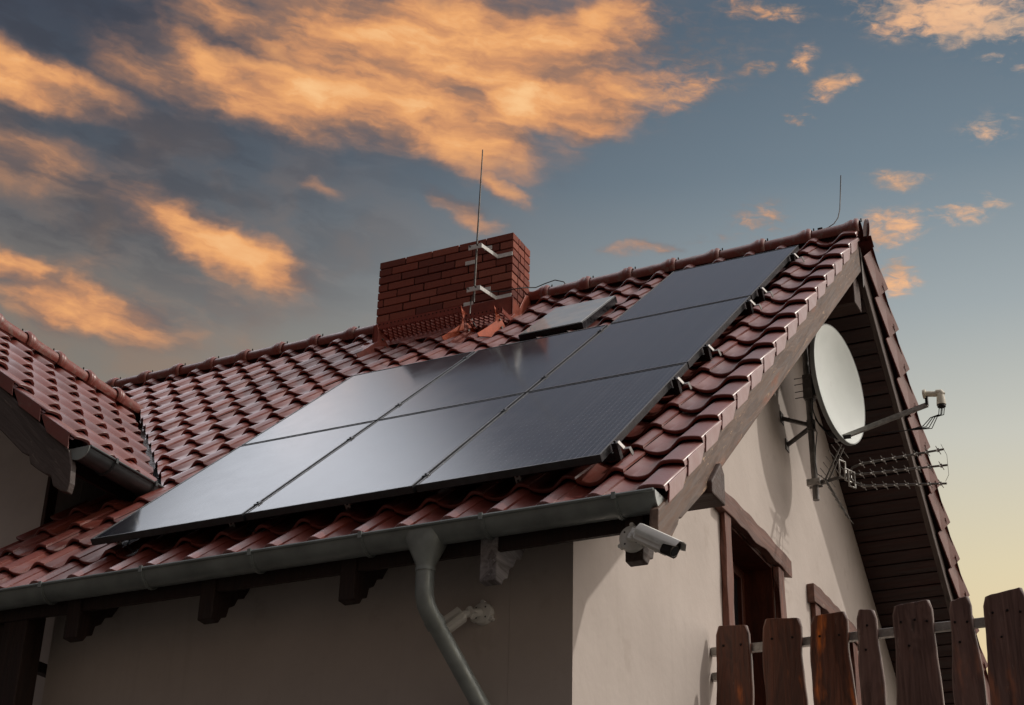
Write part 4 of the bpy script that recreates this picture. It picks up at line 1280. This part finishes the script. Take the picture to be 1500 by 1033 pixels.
# cloud noise in azimuth / elevation, with the outlines of the banks broken up by a warp
cb = t.new('ShaderNodeCombineXYZ'); t.put(cb.inputs[0], t.math('MULTIPLY', az, .83)); t.put(cb.inputs[1], el)
uv = cb.outputs[0]
uvs = t.mapping(uv, (.72, 1.0, 1), (0, 0, radians(12)))
w1 = t.noise(uvs, .22, 2, .5, out=1); w2 = t.noise(uvs, .8, 4, .55, out=1)
def vm(op, a, b, c=None):
    n = t.new('ShaderNodeVectorMath', operation=op); t.put(n.inputs[0], a); t.put(n.inputs[1], b)
    if c is not None: t.put(n.inputs[2], c)
    return n.outputs[0]
wa = vm('MULTIPLY', vm('SUBTRACT', w1, (.5, .5, .5)), (1.7, 1.2, 0))
wb = vm('MULTIPLY', vm('SUBTRACT', w2, (.5, .5, .5)), (1.9, 1.3, 0))
wsum = vm('ADD', wa, wb)
wsp = t.new('ShaderNodeSeparateXYZ'); t.put(wsp.inputs[0], wsum)
azw = t.math('MULTIPLY_ADD', wsp.outputs[0], 1.2, az); elw = t.math('ADD', el, wsp.outputs[1])
uvw = vm('ADD', uvs, vm('MULTIPLY', wsum, (.6, .6, 0)))
n_big = t.noise(uvw, .42, 4, .48)
n_small = t.noise(t.mapping(uvs, (.8, 1.3, 1)), 2.6, 6, .62, .5)
rside = t.sstep(g, .42, .58)
n_fine = t.noise(t.mapping(vm('ADD', uvs, vm('MULTIPLY', wb, (.5, .5, 0))), (.55, 1.35, 1)), 1.2, 7, .56, .2)
n_mid = t.noise(t.mapping(uvw, (.7, 1.5, 1), (0, 0, radians(5)), (4, 2, 0)), .55, 5, .55)
blobs = [(-30.25, 37.5, 6.39, 1.78, -0.2, 1.1), (-37.09, 35.42, 4.41, 1.11, -6.4, 1.05), (-25.43, 35.77, 4.05, 1.0, 6.8, 1.1), (-28.59, 34.39, 2.87, 1.08, -9.3, 0.9), (-23.08, 38.7, 2.11, 0.82, 14.1, 0.75), (-38.05, 37.99, 3.0, 0.92, 3.7, 0.55), (-32.45, 35.48, 4.74, 1.42, -1.0, 0.9), (-46.69, 34.35, 2.39, 0.74, -7.6, 1.05), (-48.18, 34.93, 1.29, 0.64, 4.0, 0.6), (-39.11, 29.96, 2.9, 0.7, -20.6, 1.1), (-37.66, 29.25, 1.41, 0.61, -8.2, 0.8), (-42.0, 31.12, 1.14, 0.32, -26.3, 0.6), (-43.39, 27.08, 2.93, 0.81, -5.1, 0.95), (-46.39, 28.1, 1.32, 0.53, -9.7, 1.0), (-45.84, 31.67, 3.31, 1.32, 1.6, 0.38), (-40.68, 27.98, 4.6, 1.27, -7.1, 0.38), (-35.7, 28.77, 3.31, 1.42, -9.2, 0.3), (-7.93, 37.64, 2.77, 0.75, -16.2, 0.95), (-15.87, 38.87, 1.38, 0.32, -5.3, 0.8), (-13.24, 35.77, 0.82, 0.3, 19.1, 0.8), (-16.62, 36.68, 0.65, 0.21, -4.5, 0.7), (-14.52, 36.76, 0.51, 0.51, -5.8, 0.55), (-14.79, 34.97, 0.51, 0.12, -5.3, 0.6), (-7.04, 33.67, 0.87, 0.48, 0.8, 0.5), (-11.02, 30.77, 1.14, 0.45, -1.4, 0.85), (-8.67, 30.91, 0.76, 0.27, 0.5, 0.85), (-11.11, 32.3, 1.02, 0.2, -6.8, 0.55), (-11.26, 29.07, 0.55, 0.41, -6.0, 0.85), (-21.69, 30.58, 1.44, 0.26, -1.0, 0.5), (-7.14, 31.26, 0.57, 0.2, -8.8, 0.6), (-6.79, 36.11, 0.48, 0.15, -10.4, 0.6), (-6.01, 35.54, 0.43, 0.17, -0.3, 0.6), (-28.74, 31.88, 1.44, 0.38, -27.3, 0.55), (-27.36, 32.84, 0.86, 0.48, -37.9, 0.6), (-16.39, 31.3, 1.41, 0.52, -3.8, 0.4), (-34.72, 32.33, 0.94, 0.43, -14.2, 0.35), (-18.63, 30.69, 1.42, 0.28, -2.5, 0.35), (-28.73, 42.15, 9.78, 1.63, -1.0, 0.9), (-44.91, 38.78, 4.38, 1.1, 3.1, 0.5)]
acc = None
for (a0, e0, ra, rb, th_, s_) in blobs:
    if a0 > -20 and ra < 1.5: s_ *= .85; rb *= 1.25
    if a0 < -20 and a0 > -38 and e0 > 34 and ra > 2.5: s_ *= 1.18
    if s_ > .9 and a0 < -38: s_ *= 1.15
    k = cos(radians(e0)); c_, s2 = cos(radians(th_)), sin(radians(th_))
    dx = t.math('MULTIPLY_ADD', azw, k, -a0 * k)
    dy = t.math('SUBTRACT', elw, e0)
    p = t.math('ADD', t.math('MULTIPLY', dx, c_ / ra), t.math('MULTIPLY', dy, s2 / ra))
    q = t.math('ADD', t.math('MULTIPLY', dx, -s2 / rb), t.math('MULTIPLY', dy, c_ / rb))
    d2 = t.math('ADD', t.math('MULTIPLY', p, p), t.math('MULTIPLY', q, q))
    gss = t.math('MULTIPLY', t.math('EXPONENT', t.math('MULTIPLY', d2, -.75)), s_)
    acc = gss if acc is None else t.math('MAXIMUM', acc, gss)
dens = t.math('ADD', acc, t.math('MULTIPLY', t.math('SUBTRACT', n_big, .5), 1.25))
dens = t.math('ADD', dens, t.math('MULTIPLY', t.math('SUBTRACT', n_fine, .5), .30))
dens = t.math('ADD', dens, t.math('MULTIPLY', t.math('MULTIPLY', t.math('SUBTRACT', n_small, .55), rside), 1.9))
gate = t.sstep(acc, .02, .35)
dens = t.math('MULTIPLY', dens, gate)
cover = t.sstep(dens, -.05, .88)
cf = t.math('ADD', t.math('MULTIPLY', dens, .46), t.math('MULTIPLY', t.sstep(n_mid, .32, .66), .42))
cf = t.math('ADD', cf, t.math('MULTIPLY', t.math('SUBTRACT', n_fine, .5), .18))
ccol = t.ramp(cf, [(.05, srgb(88, 86, 92)), (.24, srgb(112, 98, 95)), (.42, srgb(158, 119, 96)), (.60, srgb(208, 146, 100)), (.80, srgb(238, 170, 108)), (1., srgb(252, 198, 138))])
ccol = t.mix(t.math('MULTIPLY', t.sstep(g, .45, .80), .85), ccol, srgb(236, 196, 160))
# low brown veil on the left
side = t.sstep(g, .45, .05)
veil = t.math('MULTIPLY', t.sstep(n_big, .42, .68), t.math('MULTIPLY', t.sstep(el, 37, 29), side))
col = t.mix(t.math('MULTIPLY', veil, .5), base, srgb(152, 120, 96))
dark = t.math('MULTIPLY', t.sstep(n_mid, .58, .40), t.math('MULTIPLY', t.sstep(el, 27, 30), side))
col = t.mix(t.math('MULTIPLY', dark, .4), col, srgb(58, 56, 62))
col = t.mix(t.math('MULTIPLY', cover, .96), col, ccol)
# bright cloud patch added out of view, high left, for the panels to mirror
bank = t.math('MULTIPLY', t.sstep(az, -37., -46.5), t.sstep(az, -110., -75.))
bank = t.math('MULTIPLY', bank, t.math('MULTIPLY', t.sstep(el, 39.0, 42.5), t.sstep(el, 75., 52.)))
hi = t.math('MULTIPLY', t.sstep(el, 41., 47.), t.sstep(g, -.3, .2))
col = t.mix(t.math('MULTIPLY', hi, .6), col, (.25, .26, .31, 1))
col = t.mix(t.sstep(el, 53., 66.), col, (.80, .76, .78, 1))
col = t.mix(t.math('MULTIPLY', t.math('MULTIPLY', t.sstep(az, -13., 8.), t.sstep(az, 150., 110.)), t.math('MULTIPLY', t.sstep(el, 41., 49.), .9)), col, (.72, .68, .70, 1))  # brightness added to the unseen high sky for the tiles to reflect
east = t.math('MULTIPLY', t.sstep(az, -2., 25.), t.sstep(az, 116., 90.))  # glow added to the unseen eastern sky to brighten the gable wall
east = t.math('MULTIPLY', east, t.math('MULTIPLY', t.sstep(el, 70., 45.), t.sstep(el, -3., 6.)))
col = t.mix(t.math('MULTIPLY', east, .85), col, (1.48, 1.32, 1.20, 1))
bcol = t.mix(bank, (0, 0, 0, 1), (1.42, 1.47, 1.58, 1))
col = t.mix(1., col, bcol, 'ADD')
nis = t.new('ShaderNodeTexSky', sky_type='NISHITA'); nis.sun_disc = False
nis.sun_elevation = SUN_EL; nis.sun_rotation = SUN_AZ
nisc = t.mix(1., nis.outputs[0], (.004, .004, .004, 1), 'MULTIPLY')
col = t.mix(1., col, nisc, 'ADD')
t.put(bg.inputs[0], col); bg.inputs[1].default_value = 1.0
w.cycles.sampling_method = 'MANUAL'; w.cycles.sample_map_resolution = 512

sl_ = D.lights.new('sun', 'SUN'); sl_.energy = 1.5; sl_.angle = radians(1.2); sl_.color = (1., .93, .84)
so = D.objects.new('sun', sl_); COL.objects.link(so)
so.rotation_euler = SUN.to_track_quat('Z', 'Y').to_euler(); so.location = SUN * 30

# ------------------------------------------------------------------ camera
f_, yaw, pit, rol = 2372.84083, -0.46424, 0.47072, 0.02758
fw = V((sin(yaw) * cos(pit), cos(yaw) * cos(pit), sin(pit)))
r = fw.cross(V((0, 0, 1))).normalized(); u = r.cross(fw)
r2 = r * cos(rol) + u * sin(rol); u2 = -r * sin(rol) + u * cos(rol)
cd = D.cameras.new('camera'); cd.sensor_width = 36; cd.lens = 36 * f_ / 1500; cd.clip_end = 2000; cd.clip_start = .05
co = D.objects.new('camera', cd); COL.objects.link(co)
Mx = Matrix((r2, u2, -fw)).transposed().to_4x4(); Mx.translation = V((2.8245, -6.63466, -3.12105))
co.matrix_world = Mx
S.camera = co
